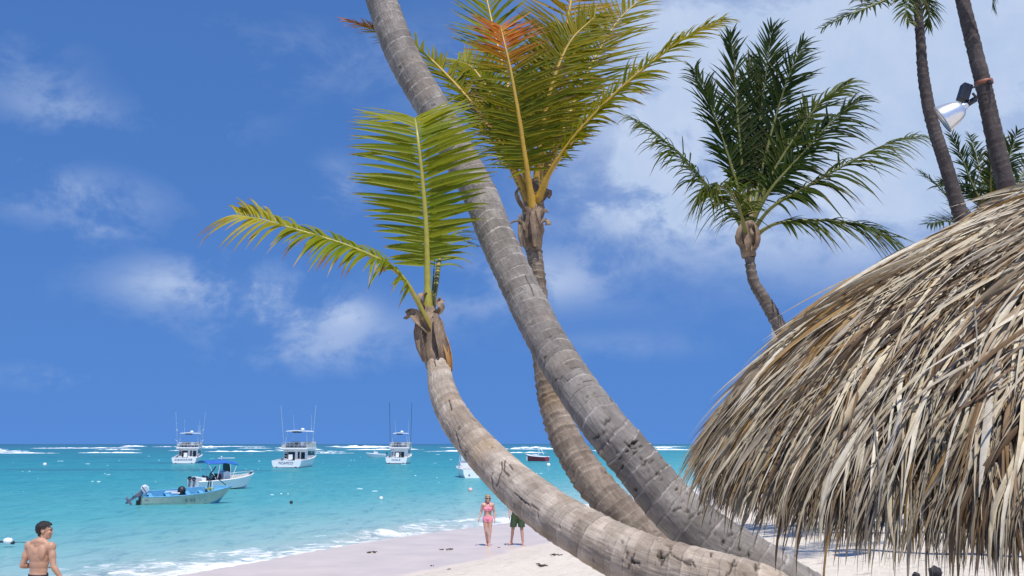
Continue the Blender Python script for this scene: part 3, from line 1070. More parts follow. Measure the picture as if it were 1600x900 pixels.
flap(palmC, [P(818, 385, 9.88), P(815, 370, 9.87), P(814, 355, 9.88), P(813, 335, 9.9)], (.05, .06, .05, .03), (-.4, -.9, 0), seed=15)
flap(palmC, [P(838, 385, 9.88), P(838, 365, 9.86), P(834, 345, 9.86), P(833, 330, 9.88)], (.07, .11, .09, .05), (.1, -1, .1), seed=16)
flap(palmC, [P(846, 340, 9.92), P(849, 332, 9.9), P(853, 328, 9.9), P(856, 333, 9.9)], (.03, .03, .03, .02), (.6, -.6, .5), seed=17)
AMB = (0.40, 0.22, 0.03)


def palC(t_, q, r):
    c = lerp((0.085, 0.140, 0.008), (0.46, 0.33, 0.010), .10 + .44 * r + .35 * max(0, t_ - .45))
    return lerp(c, (0.14, .07, .02), .5 * max(0, q - .75) * 4) if r > .5 else c


def palC2(t_, q, r):
    c = palC(t_, q, r)
    return lerp(c, lerp(ORANGE, BROWN, min(1, q * 1.3 * r + .1)), min(1, max(0, (t_ - .60) / .22)))


def palC3(t_, q, r):
    return lerp(palC(t_, q, r), (0.55, 0.27, 0.012), .8 * min(1, max(0, (t_ - .30) / .4)))


RIBC = ((0.50, 0.30, 0.035), (0.42, 0.28, 0.04))
kw = dict(jit=1.2, wd=.038, rib=RIBC, r0=.036, tip_dead=.10, gap=.02)
make_frond(palmC, [P(833, 330, 9.95), P(824, 270, 9.85), P(812, 190, 9.8), P(798, 110, 9.8), P(788, 66, 9.85), P(782, 40, 9.95)], [(.1, -1, .2), (.1, -1, .2), (.1, -.9, .4)], n=85, L=.74, a=(82, 56), droop=.12,
           wind=(.10, 0, .04), pal=palC2, start=.20, seed=21, side_len=(.85, .85), env=lambda q: (0.45 + .55 * min(1, q / .3)) * (1 - .35 * q ** 3), **kw)
make_frond(palmC, [P(838, 325, 10.1), P(846, 250, 10.2), P(862, 160, 10.3), P(882, 60, 10.4), P(900, -40, 10.6), P(920, -110, 11)], [(0, -1, .2), (0, -1, .2)], n=89, L=.76, a=(76, 42), droop=.08,
           wind=(.05, 0, .03), pal=palC3, start=.22, seed=22, side_len=(.9, .9), **kw)
make_frond(palmC, [P(840, 315, 9.95), P(862, 265, 9.8), P(910, 200, 9.6), P(985, 125, 9.4), P(1070, 60, 9.3), P(1130, 30, 9.25)], [(-.4, -.5, .9), (-.4, -.6, .8)], n=105, L=.52, a=(62, 34), droop=.26,
           wind=(.10, 0, -.02), pal=palC, start=.20, seed=23, side_len=(.95, .95), **kw)
make_frond(palmC, [P(828, 315, 10.0), P(805, 265, 9.95), P(765, 200, 9.95), P(710, 130, 10), P(640, 68, 10.05), P(548, 34, 10.15)], [(.4, -.6, .8), (.4, -.6, .8)], n=105, L=.52, a=(62, 34), droop=.22,
           wind=(.02, 0, 0.03), pal=lambda t_, q, r: lerp(palC(t_, q, r), ORANGE, max(0, (t_ - .75) / .25)), start=.20, seed=24, **kw)
make_frond(palmC, [P(830, 310, 10.2), P(815, 230, 10.5), P(795, 140, 10.8), P(770, 40, 11.1), P(748, -60, 11.4)], (.1, -1, .2), n=76, L=.72, a=(72, 42), droop=.08, wind=(.05, 0, .03), pal=palA, start=.2, seed=25, **kw)
make_frond(palmC, [P(842, 310, 10.3), P(870, 230, 10.6), P(910, 130, 10.9), P(960, 40, 11.2), P(1010, -10, 11.4)], (-.2, -1, .2), n=76, L=.70, a=(68, 38), droop=.10, wind=(.06, 0, .02), pal=palC, start=.2, seed=26, **kw)
make_frond(palmC, [P(835, 315, 10.0), P(842, 240, 9.95), P(858, 150, 10.0), P(888, 70, 10.1), P(930, 25, 10.2)], (-.1, -1, .2), n=90, L=.66, a=(70, 38), droop=.14, wind=(.08, 0, .02), pal=palC, start=.25, seed=30, **kw)
make_frond(palmC, [P(832, 315, 10.05), P(812, 245, 10.1), P(780, 170, 10.2), P(742, 110, 10.3), P(715, 95, 10.5)], (.2, -1, .3), n=80, L=.6, a=(68, 38), droop=.18, wind=(.05, 0, .02), pal=palA, start=.25, seed=31, **kw)
make_frond(palmC, [P(838, 330, 10.25), P(850, 265, 10.7), P(880, 200, 11.2), P(900, 170, 11.8)], (0, -.7, .7), n=36, L=.5, a=(66, 36), droop=.2, pal=palA, start=.3, seed=28, **kw)
make_frond(palmC, [P(830, 330, 10.25), P(800, 265, 10.7), P(770, 200, 11.2), P(745, 180, 11.8)], (0, -.7, .7), n=36, L=.5, a=(66, 36), droop=.2, pal=palA, start=.3, seed=29, **kw)
to_local(palmC)

# ---- D: the dark green palm on the right
DK = 1.5
palmD = tag(empty('palm_tree', P(1370, 796, 17)), 'dark green bushy palm with thin curved trunk rising behind the thatch', 'palm tree', 'coconut palms on the beach')
matD = trunk_material('bark_dark', (0.125, 0.100, 0.085), (0.26, 0.215, 0.18), (0.34, 0.29, 0.25), .6)
make_trunk(palmD, [(1372, 800, 17, 34), (1340, 745, 17, 30), (1290, 650, 17, 26), (1248, 572, 17, 24), (1221, 516, 17, 22), (1207, 490, 17, 21), (1191, 463, 17, 19), (1177, 438, 17, 17), (1171, 402, 17, 15), (1169, 375, 17, 14)],
           matD, .17, 13, sides=40, step=.018, amp=.026)
boot(palmD, [P(1171, 402, 17), P(1169, 390, 17), P(1167, 372, 17), P(1168, 350, 17), P(1170, 330, 17)], [.10, .15, .17, .14, .06], 19, .25)
flap(palmD, [P(1160, 385, 16.85), P(1155, 375, 16.8), P(1156, 362, 16.8), P(1160, 350, 16.85)], (.08, .12, .10, .05), (-.5, -.8, 0), seed=31)
flap(palmD, [P(1177, 388, 16.85), P(1182, 378, 16.8), P(1182, 362, 16.8), P(1178, 348, 16.85)], (.08, .12, .10, .05), (.5, -.8, 0), seed=32)
flap(palmD, [P(1168, 395, 16.8), P(1168, 380, 16.75), P(1166, 362, 16.78), P(1166, 345, 16.8)], (.08, .14, .12, .05), (0, -1, 0), seed=33)
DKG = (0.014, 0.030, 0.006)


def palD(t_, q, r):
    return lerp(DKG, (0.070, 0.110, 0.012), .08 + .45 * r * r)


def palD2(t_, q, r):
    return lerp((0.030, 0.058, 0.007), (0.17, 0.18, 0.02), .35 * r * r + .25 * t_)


kd = dict(jit=1.8, ragged=.25, wd=.056, rib=((0.20, 0.19, 0.04), (0.07, 0.09, 0.025)), r0=.042, tip_dead=.05, gap=.02, seg=5)
D0 = lambda dx=0, dy=0, dd=0: P(1169 + dx, 350 + dy, 17 + dd)
FD = [  # points, normal, leaflet length, droop, wind
    ([D0(-4, 15), P(1140, 325, 16.8), P(1105, 290, 16.6), P(1060, 240, 16.4), P(1018, 205, 16.3), P(988, 186, 16.3)], (.5, -.4, .8), .62, .30, (0, 0, -.05), palD2, 41),
    ([D0(-3), P(1150, 285, 17), P(1128, 215, 17), P(1105, 155, 17), P(1084, 108, 17.1)], (.4, -.9, .2), .62, .14, (.10, 0, 0), palD, 42),
    ([D0(-2), P(1160, 270, 17.2), P(1153, 190, 17.3), P(1148, 120, 17.4), P(1142, 55, 17.5)], (.2, -1, .1), .62, .10, (.08, 0, .03), palD, 43),
    ([D0(1), P(1176, 270, 17.3), P(1187, 190, 17.4), P(1197, 115, 17.5), P(1206, 45, 17.6)], (-.1, -1, .1), .66, .10, (.06, 0, .03), palD, 44),
    ([D0(3), P(1190, 270, 17.2), P(1210, 190, 17.3), P(1232, 120, 17.3), P(1255, 68, 17.4)], (-.3, -1, .1), .62, .12, (.06, 0, .02), palD, 45),
    ([D0(4), P(1200, 285, 17.0), P(1235, 225, 17.0), P(1278, 165, 17), P(1328, 128, 17)], (-.5, -.8, .4), .62, .20, (.05, 0, 0), palD2, 46),
    ([D0(4), P(1205, 295, 16.8), P(1250, 245, 16.7), P(1295, 195, 16.6), P(1345, 152, 16.6)], (-.5, -.7, .5), .62, .26, (.05, 0, 0), palD, 47),
    ([D0(5, 15), P(1205, 325, 16.7), P(1255, 295, 16.5), P(1320, 258, 16.3), P(1385, 225, 16.2), P(1438, 212, 16.2)], (-.3, -.5, .9), .56, .30, (.08, 0, 0), palD2, 48),
    ([D0(6, 25), P(1195, 358, 16.8), P(1225, 347, 16.6), P(1295, 345, 16.4), P(1370, 362, 16.3), P(1432, 408, 16.3)], (.0, -.5, .9), .56, .30, (.10, 0, 0.05), palD2, 49),
    ([D0(-3, 25), P(1158, 335, 16.3), P(1140, 300, 15.7), P(1118, 290, 15.2), P(1100, 300, 14.8)], (0, .2, 1), .60, .36, (.05, 0, 0), palD2, 50),
    ([D0(0, 0, .1), P(1170, 285, 17.5), P(1172, 220, 17.9), P(1172, 150, 18.2), P(1170, 95, 18.5)], (0, -1, .1), .70, .10, (.05, 0, .02), palD, 51),
    ([D0(3, 0, .1), P(1188, 300, 17.6), P(1215, 250, 18), P(1245, 205, 18.4), P(1262, 180, 18.8)], (-.2, -1, .1), .66, .16, (.05, 0, .0), palD, 53),
]
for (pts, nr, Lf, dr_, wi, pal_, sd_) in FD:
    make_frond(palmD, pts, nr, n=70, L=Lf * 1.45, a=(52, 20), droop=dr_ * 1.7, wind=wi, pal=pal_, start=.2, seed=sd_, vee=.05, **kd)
to_local(palmD)

DK = 1.0
matE = trunk_material('bark_shadowy', (0.060, 0.048, 0.046), (0.125, 0.105, 0.098), (0.19, 0.165, 0.15), .5)  # darkened bark: the shade on these trunks is put into its colour
# ---- E: the slender wavy palm, F: the one with the floodlight, G: the low crown behind
palmE = tag(empty('palm_tree', P(1640, 800, 19.5)), 'slender wavy dark palm trunk left of the floodlight, fronds at the top edge', 'palm tree', 'coconut palms on the beach')
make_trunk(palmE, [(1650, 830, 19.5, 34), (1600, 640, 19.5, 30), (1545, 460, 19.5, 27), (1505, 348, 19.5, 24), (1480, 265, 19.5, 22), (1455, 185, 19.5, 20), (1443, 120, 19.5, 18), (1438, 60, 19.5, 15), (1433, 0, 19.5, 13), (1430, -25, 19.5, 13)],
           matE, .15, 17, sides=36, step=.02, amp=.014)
kd2 = dict(kd, n=44, a=(60, 28), start=.15)
make_frond(palmE, [P(1430, -30, 19.5), P(1400, -8, 19.3), P(1360, 10, 19.1), P(1320, 26, 19), P(1284, 44, 19)], (.2, -.6, .8), L=.50, droop=.22, pal=palD, seed=61, **kd2)
make_frond(palmE, [P(1430, -30, 19.5), P(1418, -5, 19.0), P(1415, 15, 18.7), P(1420, 35, 18.5)], (0, -1, .5), L=.5, droop=.3, pal=palD2, seed=62, **kd2)
make_frond(palmE, [P(1432, -30, 19.5), P(1445, -5, 19.7), P(1452, 20, 20), P(1450, 40, 20.2)], (.3, -.5, .8), L=.45, droop=.3, pal=palD2, seed=63, **kd2)
crown(palmE, P(1430, -32, 19.5), 9, 3.0, palD, 64, el=(30, 80), nleaf=40, wd=.045)
to_local(palmE)
palmF = tag(empty('palm_tree', P(1700, 860, 15)), 'straight dark palm trunk carrying the floodlight at the right edge', 'palm tree', 'coconut palms on the beach')
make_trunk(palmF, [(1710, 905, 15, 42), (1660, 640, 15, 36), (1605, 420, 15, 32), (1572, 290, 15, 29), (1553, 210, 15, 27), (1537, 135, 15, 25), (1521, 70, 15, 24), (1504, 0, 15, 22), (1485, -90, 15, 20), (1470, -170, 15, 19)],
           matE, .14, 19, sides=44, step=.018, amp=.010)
crown(palmF, P(1468, -185, 15), 10, 2.9, palD, 65, el=(22, 82), nleaf=44, wd=.045, skip=lambda az, e: math.sin(az) < -.2 and e < .8)
make_frond(palmF, [P(1470, -180, 15), P(1505, -150, 14.6), P(1535, -80, 14.3), P(1550, -10, 14.2), P(1552, 14, 14.2)], (.5, -.5, .6), L=.42, droop=.25, pal=palD, seed=66, **kd2)
to_local(palmF)
palmG = tag(empty('palm_tree', P(1590, 815, 22)), 'dark palm crown poking up just above the thatch ridge, behind the floodlit trunk', 'palm tree', 'coconut palms on the beach')
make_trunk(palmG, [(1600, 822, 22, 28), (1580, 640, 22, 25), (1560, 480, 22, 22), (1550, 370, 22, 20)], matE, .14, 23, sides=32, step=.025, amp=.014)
boot(palmG, [P(1550, 375, 22), P(1549, 360, 22), P(1548, 345, 22)], [.15, .2, .1], 24)
for k, (q1, q2, nr, pl) in enumerate((
        ((1500, 330), (1440, 270), (.4, -.6, .6), palD), ((1520, 290), (1486, 212), (.3, -1, .1), palD), ((1535, 280), (1515, 212), (.1, -1, .1), palD), ((1548, 290), (1548, 230), (0, -1, .1), palD),
        ((1565, 290), (1590, 205), (-.2, -1, .1), palD), ((1580, 310), (1625, 220), (-.3, -1, .2), palD), ((1590, 330), (1650, 280), (-.3, -.6, .6), palD2), ((1525, 310), (1470, 285), (.3, -.8, .4), palD),
        ((1555, 280), (1570, 215), (0, -1, .1), palD2), ((1510, 350), (1450, 350), (.2, -.4, .8), palD))):
    a_ = P(1549, 355, 22)
    b_, c_ = P(*q1, 22 + (k % 3 - 1) * .6), P(*q2, 22 + (k % 3 - 1) * 1.2)
    make_frond(palmG, [a_, a_.lerp(b_, .55) + Vector((0, 0, .05)), b_, b_.lerp(c_, .55) + Vector((0, 0, .06)), c_], nr, L=.6, droop=.16, pal=pl, seed=70 + k, **kd2)
to_local(palmG)

# ------------------------------------------------------------------ thatched parasol
HC = np.array([2.93, 5.02])          # centre of the roof
RIM_R, APEX_Z = 1.93, 4.36
thatch_mat, t, bs = new_mat('dry_palm_thatch')
ca = t.n('ShaderNodeAttribute', attribute_name='Col').outputs['Color']
oc = t.n('ShaderNodeTexCoord').outputs['Object']
cv = t.mix(t.maprange(t.noise(oc, 26, 4, .65), .35, .7, 0, .5), ca, t.mix(.65, ca, (0.10, 0.065, 0.035)))
t.link(cv, bs.inputs['Base Color'])
bs.inputs['Roughness'].default_value = 0.62
bs.inputs['Specular IOR Level'].default_value = 0.35
trn = t.n('ShaderNodeBsdfTranslucent')
t.link(cv, trn.inputs['Color'])
ms = t.n('ShaderNodeMixShader')
ms.inputs[0].default_value = 0.15
t.link(bs.outputs[0], ms.inputs[1])
t.link(trn.outputs[0], ms.inputs[2])
t.link(ms.outputs[0], t.t.nodes['Material Output'].inputs['Surface'])
under_mat = simple('old_thatch', (0.13, 0.085, 0.05), .9, var=.5, scale=18, bump=1, bscale=60)
pole_mat = simple('weathered_pole', (0.30, 0.24, 0.18), .85, var=.3, scale=9, bump=.6)


def roof_z(r):
    u = np.clip(r / RIM_R, 0, 2)
    return APEX_Z - 0.88 * u - 0.46 * u ** 4.4


GZ = float(ground_z(HC[0], HC[1]))
hut = tag(empty('thatched_parasol', (HC[0], HC[1], GZ)), 'large conical beach parasol roofed with shaggy dry palm thatch at right edge', 'thatched parasol')
# the packed under-layer
rr_ = np.linspace(0.02, RIM_R - .05, 26)
th = np.linspace(0, 2 * PI, 90, endpoint=False)
RR, TH = np.meshgrid(rr_, th, indexing='ij')
top = np.stack([HC[0] + RR * np.cos(TH), HC[1] + RR * np.sin(TH), roof_z(RR) - .06 + .03 * vn(RR * 6, TH * 9)], -1)
bot = top - np.array([0, 0, .10])
bot[-1, :, 2] -= .05
V = np.concatenate([top.reshape(-1, 3), bot[::-1].reshape(-1, 3)], 0)
roof = MB().add(V.tolist(), grid_faces(52, 90, True).tolist()).build('roof', under_mat, hut, smooth=True)
rg = np.random.default_rng(77)
PALT = [((0.69, 0.58, 0.39), 40), ((0.56, 0.47, 0.35), 20), ((0.40, 0.30, 0.19), 14), ((0.26, 0.16, 0.08), 12), ((0.48, 0.28, 0.09), 7), ((0.78, 0.70, 0.54), 20), ((0.13, 0.08, 0.045), 12)]
PW = np.array([q[1] for q in PALT], float)
PW /= PW.sum()
SEG = 8


def strand(phi, r, off, yaw, L, wd, grav, roll, col, hang=1.0, wav=0.0):
    """a dry leaflet that runs down the roof, then hangs free past the rim; returns points"""
    e_r = np.array([math.cos(phi), math.sin(phi), 0])
    e_t = np.array([-math.sin(phi), math.cos(phi), 0])
    sl = (roof_z(r + .02) - roof_z(r)) / .02
    d = e_r * math.cos(yaw) + e_t * math.sin(yaw) + np.array([0, 0, sl * math.cos(yaw) + .10])
    d /= np.linalg.norm(d)
    p = np.array([HC[0], HC[1], 0]) + e_r * r + np.array([0, 0, roof_z(r) + off])
    pts = [p.copy()]
    st = L / SEG
    w0 = rg.uniform(0, 6.28)
    for k in range(SEG):
        f = (k + 1) / SEG
        d = d + np.array([0, 0, -1]) * grav * (0.35 + f)
        d = d + e_t * wav * math.sin(w0 + f * 7)
        d /= np.linalg.norm(d)
        p = p + d * st
        q = p[:2] - HC
        rr0 = math.hypot(*q)
        if rr0 < RIM_R - .02:
            zmin = float(roof_z(rr0)) + off * .55
            if p[2] < zmin:
                p[2] = zmin
        elif rr0 > RIM_R + .13:
            # past the rim: fall
            d = d * np.array([.55, .55, 1.0])
            d[2] = -abs(d[2]) - .25 * hang
        pts.append(p.copy())
    pts = np.array(pts)
    # leaf ends are worn off at about one height below the rim
    deg = math.degrees(phi) % 360
    lim = float(np.interp(deg, [0, 130, 165, 180, 195, 210, 240, 280, 320, 360], [2.85, 2.85, 2.97, 2.92, 2.83, 2.76, 2.70, 2.70, 2.8, 2.85])) + .05 * float(vn(phi * 6.0, 2.0)) + rg.exponential(.075) - .06 - (rg.exponential(.06) if rg.random() < .25 else 0)
    low = np.nonzero(pts[:, 2] < lim)[0]
    if len(low) and low[0] == 0:
        pts = pts[0] + (pts - pts[0]) * .2
    elif len(low):
        k = low[0]
        f = (pts[k - 1, 2] - lim) / max(1e-4, pts[k - 1, 2] - pts[k, 2])
        end = (k - 1 + f) / SEG
        q = np.linspace(0, end, SEG + 1) * SEG
        pts = np.stack([np.interp(q, np.arange(SEG + 1), pts[:, c]) for c in range(3)], 1)
    return pts


def strand_geo(pts, wd, roll, col, fold=.16):
    tt = tangents(pts)
    q = pts - np.array([HC[0], HC[1], 0])
    out = np.stack([q[:, 0], q[:, 1], np.full(len(q), 1.5)], 1)
    out = norm(out)
    bb = norm(np.cross(tt, out))
    nn = np.cross(bb, tt)
    rl = roll + np.linspace(0, 1, len(pts)) * roll * .8
    b2 = bb * np.cos(rl)[:, None] + nn * np.sin(rl)[:, None]
    n2 = nn * np.cos(rl)[:, None] - bb * np.sin(rl)[:, None]
    s = np.linspace(0, 1, len(pts))
    wv = wd * np.clip(.55 + s * 2.5, 0, 1) * np.clip(1 - s ** 3.0, .05, 1)
    V = np.concatenate([pts + b2 * wv[:, None] / 2, pts + n2 * (wv * fold)[:, None], pts - b2 * wv[:, None] / 2], 0)
    c0 = np.array(col)
    cc = np.stack([c0 * (1 - .25 * f) for f in s] * 3)
    return V, cc


n_ = SEG + 1
SF = []
for k in range(SEG):
    SF.append([k, n_ + k, n_ + k + 1, k + 1])
    SF.append([n_ + k, 2 * n_ + k, 2 * n_ + k + 1, n_ + k + 1])
SF = np.array(SF)
strands = []
NCL = 1850
for c in range(NCL):                      # fronds laid in courses, each a tuft of leaflets
    u = 1 - rg.random() ** 1.25 * .97
    u = max(.05, u)
    phi = rg.uniform(0, 2 * PI)
    r = RIM_R * (u - .06)
    sweep = float(np.interp(math.degrees(phi) % 360, [140, 175, 205, 240, 270, 300, 340], [0, .15, .45, .72, .8, .5, 0])) * (1.0 if u < .72 else .55)
    yaw = rg.normal() * .30 - sweep      # the wind has combed the roof to one side
    off = rg.uniform(.0, .13)
    L0 = rg.uniform(.48, .85)
    base = np.array(PALT[rg.choice(len(PALT), p=PW)][0])
    for k in range(rg.integers(7, 12)):
        col = base if rg.random() < .6 else np.array(PALT[rg.choice(len(PALT), p=PW)][0])
        col = col * rg.uniform(.78, 1.12) * (.50 + .55 * min(1.0, off / .075))  # deep-lying strands coloured darker: painted shade inside the thatch
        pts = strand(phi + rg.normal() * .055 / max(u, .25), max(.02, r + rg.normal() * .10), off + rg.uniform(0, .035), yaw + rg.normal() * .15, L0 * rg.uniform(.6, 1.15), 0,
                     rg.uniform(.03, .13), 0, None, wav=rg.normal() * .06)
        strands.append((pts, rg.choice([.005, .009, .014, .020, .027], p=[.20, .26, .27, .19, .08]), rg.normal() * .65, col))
for c in range(1050):                      # the fringe that hangs over the rim
    phi = rg.uniform(0, 2 * PI) if c % 3 == 0 else math.radians(-115) + rg.uniform(-1.6, 1.6)
    base = np.array(PALT[rg.choice(len(PALT), p=PW)][0])
    yaw = rg.normal() * .22
    for k in range(rg.integers(6, 11)):
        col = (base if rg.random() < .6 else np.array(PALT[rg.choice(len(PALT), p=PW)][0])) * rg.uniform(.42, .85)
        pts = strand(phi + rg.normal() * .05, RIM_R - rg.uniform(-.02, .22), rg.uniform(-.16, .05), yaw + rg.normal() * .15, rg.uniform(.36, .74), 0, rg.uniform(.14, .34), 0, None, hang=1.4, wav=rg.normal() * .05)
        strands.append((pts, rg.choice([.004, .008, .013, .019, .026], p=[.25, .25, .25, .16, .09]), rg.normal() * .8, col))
# a few broad pale blades that catch the eye
for (px, py, wd_, L_) in ((1183, 600, .036, .45), (1560, 590, .036, .6), (1420, 640, .028, .5), (1290, 520, .028, .6), (1340, 690, .026, .4), (1500, 470, .03, .6)):
    best, bp = 1e9, None
    for phi in np.linspace(PI * .75, PI * 1.75, 140):
        for u in np.linspace(.1, .98, 50):
            q = Vector((HC[0] + RIM_R * u * math.cos(phi), HC[1] + RIM_R * u * math.sin(phi), float(roof_z(RIM_R * u)) + .05))
            yy_ = q.y * math.cos(PITCH) + (q.z - CAM_Z) * math.sin(PITCH)
            zz_ = -q.y * math.sin(PITCH) + (q.z - CAM_Z) * math.cos(PITCH)
            e = (800 + q.x / yy_ * FPX - px) ** 2 + (450 - zz_ / yy_ * FPX - py) ** 2
            if e < best:
                best, bp = e, (phi, u)
    pts = strand(bp[0], RIM_R * bp[1], .10, rg.normal() * .1, L_, 0, .05, 0, None)
    strands.append((pts, wd_, rg.normal() * .2, np.array((0.62, 0.56, 0.46))))


def shows(pts, wd):
    q = pts[len(pts) // 2]
    u = 800 + q[0] / q[1] * FPX
    near = (q[0] - HC[0]) * -HC[0] + (q[1] - HC[1]) * -HC[1]
    if u > 1600 or near < 0:
        return 0
    return wd * .6 / q[1] ** 2


rank = sorted(range(len(strands)), key=lambda i: -shows(strands[i][0], strands[i][1]) * (0.4 + rg.random()))
single = set(rank[:300])
Vs, Cs, k = [], [], 0
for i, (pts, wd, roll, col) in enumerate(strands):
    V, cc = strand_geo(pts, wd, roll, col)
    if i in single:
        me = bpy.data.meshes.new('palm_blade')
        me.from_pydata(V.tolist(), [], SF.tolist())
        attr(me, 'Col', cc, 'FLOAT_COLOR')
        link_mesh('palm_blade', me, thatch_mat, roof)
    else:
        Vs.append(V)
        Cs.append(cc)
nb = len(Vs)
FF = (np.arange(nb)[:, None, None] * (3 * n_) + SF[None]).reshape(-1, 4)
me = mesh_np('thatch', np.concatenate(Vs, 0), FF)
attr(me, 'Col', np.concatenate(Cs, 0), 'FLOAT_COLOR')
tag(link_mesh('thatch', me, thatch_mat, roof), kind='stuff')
# fine stray fibres
mb = MB()
for c in range(1100):
    phi = rg.uniform(0, 2 * PI)
    r = RIM_R * rg.uniform(.3, 1.05)
    pts = strand(phi, r, rg.uniform(.03, .14), rg.normal() * .9, rg.uniform(.12, .40), 0, rg.uniform(-.02, .2), 0, None, wav=rg.normal() * .25)
    mb.tube(pts, np.linspace(.0022, .0008, len(pts)), 3, caps=False)
tag(mb.build('stray_fibres', simple('fibre', (0.36, 0.28, 0.19), .7), roof), kind='stuff')
mb = MB()
mb.tube([(HC[0], HC[1], GZ - .3), (HC[0] + .01, HC[1], (GZ + APEX_Z) / 2), (HC[0], HC[1], APEX_Z - .12)], [.085, .08, .07], 14, ref=(1, .1, 0))
mb.build('post', pole_mat, hut, smooth=True)
for k in range(12):
    a_ = 2 * PI * k / 12 + .1
    p0 = (HC[0] + .05 * math.cos(a_), HC[1] + .05 * math.sin(a_), APEX_Z - .22)
    p1 = (HC[0] + (RIM_R - .35) * math.cos(a_), HC[1] + (RIM_R - .35) * math.sin(a_), float(roof_z(RIM_R - .35)) - .24)
    MB().bar(p0, p1, .028, 8).build('rafter', pole_mat, hut, smooth=True)
to_local(hut)
for ch in roof.children:
    ch.matrix_parent_inverse = Matrix.Identity(4)

# ------------------------------------------------------------------ floodlight on palm F
steel = simple('spun_aluminium', (0.72, 0.74, 0.76), .34, metal=.75, var=.06, scale=12)
blackm = simple('black_enamel', (0.018, 0.018, 0.022), .4, var=.3)
orange_strap = simple('orange_strap', (0.22, 0.075, 0.04), .6)
DF = 14.75
fl = tag(empty('floodlight', P(1530, 152, DF)), 'big silver bell floodlight with black ballast box strapped to palm trunk', 'floodlight')
a_, b_ = P(1506, 166, DF), P(1473, 187, DF + .13)
axis = (b_ - a_).normalized()
Mx = Matrix.Translation(a_) @ axis.to_track_quat('Z', 'Y').to_matrix().to_4x4()
Hh = (b_ - a_).length
sc = DF / FPX
prof = [(4 * sc, -.06), (6 * sc, 0.0), (9 * sc, .02), (13.5 * sc, Hh * .16), (17.2 * sc, Hh * .36), (20.2 * sc, Hh * .60), (22.4 * sc, Hh * .83), (24.0 * sc, Hh), (24.0 * sc, Hh + .008), (21.8 * sc, Hh * .83),
        (19.6 * sc, Hh * .60), (16.6 * sc, Hh * .36), (13 * sc, Hh * .16), (3 * sc, .05)]
sh = MB().lathe(prof, 40, Mx).build('reflector', steel, fl, smooth=True)
MB().lathe([(24.1 * sc, Hh * .985), (24.6 * sc, Hh * .99), (24.6 * sc, Hh + .012), (23.8 * sc, Hh + .012)], 40, Mx).build('rim', simple('rim_grey', (.25, .25, .27), .5), sh, smooth=True)
MB().sphere(a_ + axis * .14, .065, 14, 10).build('bulb', simple('bulb_glass', (.8, .8, .78), .2), fl, smooth=True)
MB().lathe([(6.6 * sc, -.02), (6.6 * sc, .03), (5.2 * sc, .035)], 24, Mx, True).build('collar', steel, fl, smooth=True)
MB().bar(a_ - axis * .01, P(1524, 155, DF), .045, 12).build('socket_arm', blackm, fl, smooth=True)
bx = P(1507, 145, DF)
tilt = Matrix.Rotation(math.radians(20), 4, 'Y').to_3x3()
MB().box(bx, (.145, .16, .265), tilt).build('ballast_box', blackm, fl, bevel=.01)
MB().bar(bx + Vector((.07, 0, .06)), P(1528, 134, DF + .1), .016).build('bracket', blackm, fl)
MB().bar(P(1520, 146, DF), P(1527, 154, DF + .05), .02).build('bracket', blackm, fl)
cF, rF = P(1537, 130, 15.0), 12.5 / FPX * 15
ta = (P(1537, 125, 15) - P(1540, 138, 15)).normalized()
Ms = Matrix.Translation(cF) @ ta.to_track_quat('Z', 'Y').to_matrix().to_4x4()
MB().lathe([(rF + .006, -.035), (rF + .02, -.033), (rF + .02, .033), (rF + .006, .035)], 32, Ms).build('strap', orange_strap, fl, smooth=True)
MB().box(P(1545, 128, 14.86), (.05, .05, .05), tilt).build('buckle', blackm, fl)
MB().bar(P(1546, 131, 14.85), P(1548, 160, 14.85), .006).build('cable', blackm, fl)
to_local(fl)
for ch in fl.children:
    for g in ch.children:
        g.matrix_parent_inverse = Matrix.Identity(4)

# ------------------------------------------------------------------ boats
gel = simple('white_gelcoat', (0.78, 0.79, 0.79), .3, var=.05, scale=1.3, coat=.3)
cream = simple('cream_gelcoat', (0.62, 0.60, 0.54), .4, var=.07, scale=2)
glass = simple('dark_glass', (0.012, 0.014, 0.018), .08, var=.2)
alu = simple('bright_metal', (0.70, 0.71, 0.73), .3, metal=.6, var=.05)
bottom = simple('antifouling', (0.03, 0.05, 0.09), .7)
lblue = simple('light_blue_paint', (0.11, 0.36, 0.58), .5, var=.18, scale=4)
mblue = simple('mid_blue_paint', (0.05, 0.22, 0.42), .5, var=.15, scale=4)
pgreen = simple('pale_green_paint', (0.39, 0.46, 0.39), .5, var=.14, scale=3)
canvas = simple('blue_canvas', (0.020, 0.115, 0.42), .75, var=.2, scale=3)
grey_e = simple('engine_grey', (0.16, 0.16, 0.22), .4, var=.15)
white_e = simple('engine_white', (0.66, 0.66, 0.70), .35, var=.08)
letter = simple('navy_lettering', (0.06, 0.07, 0.13), .5)
rope_m = simple('old_rope', (0.30, 0.34, 0.14), .9, var=.3, scale=30)
redp = simple('dark_red_paint', (0.30, 0.025, 0.045), .35, var=.15)
brownw = simple('varnished_wood', (0.16, 0.07, 0.03), .4, var=.3)
cushion = simple('dark_cushion', (0.03, 0.03, 0.06), .6)


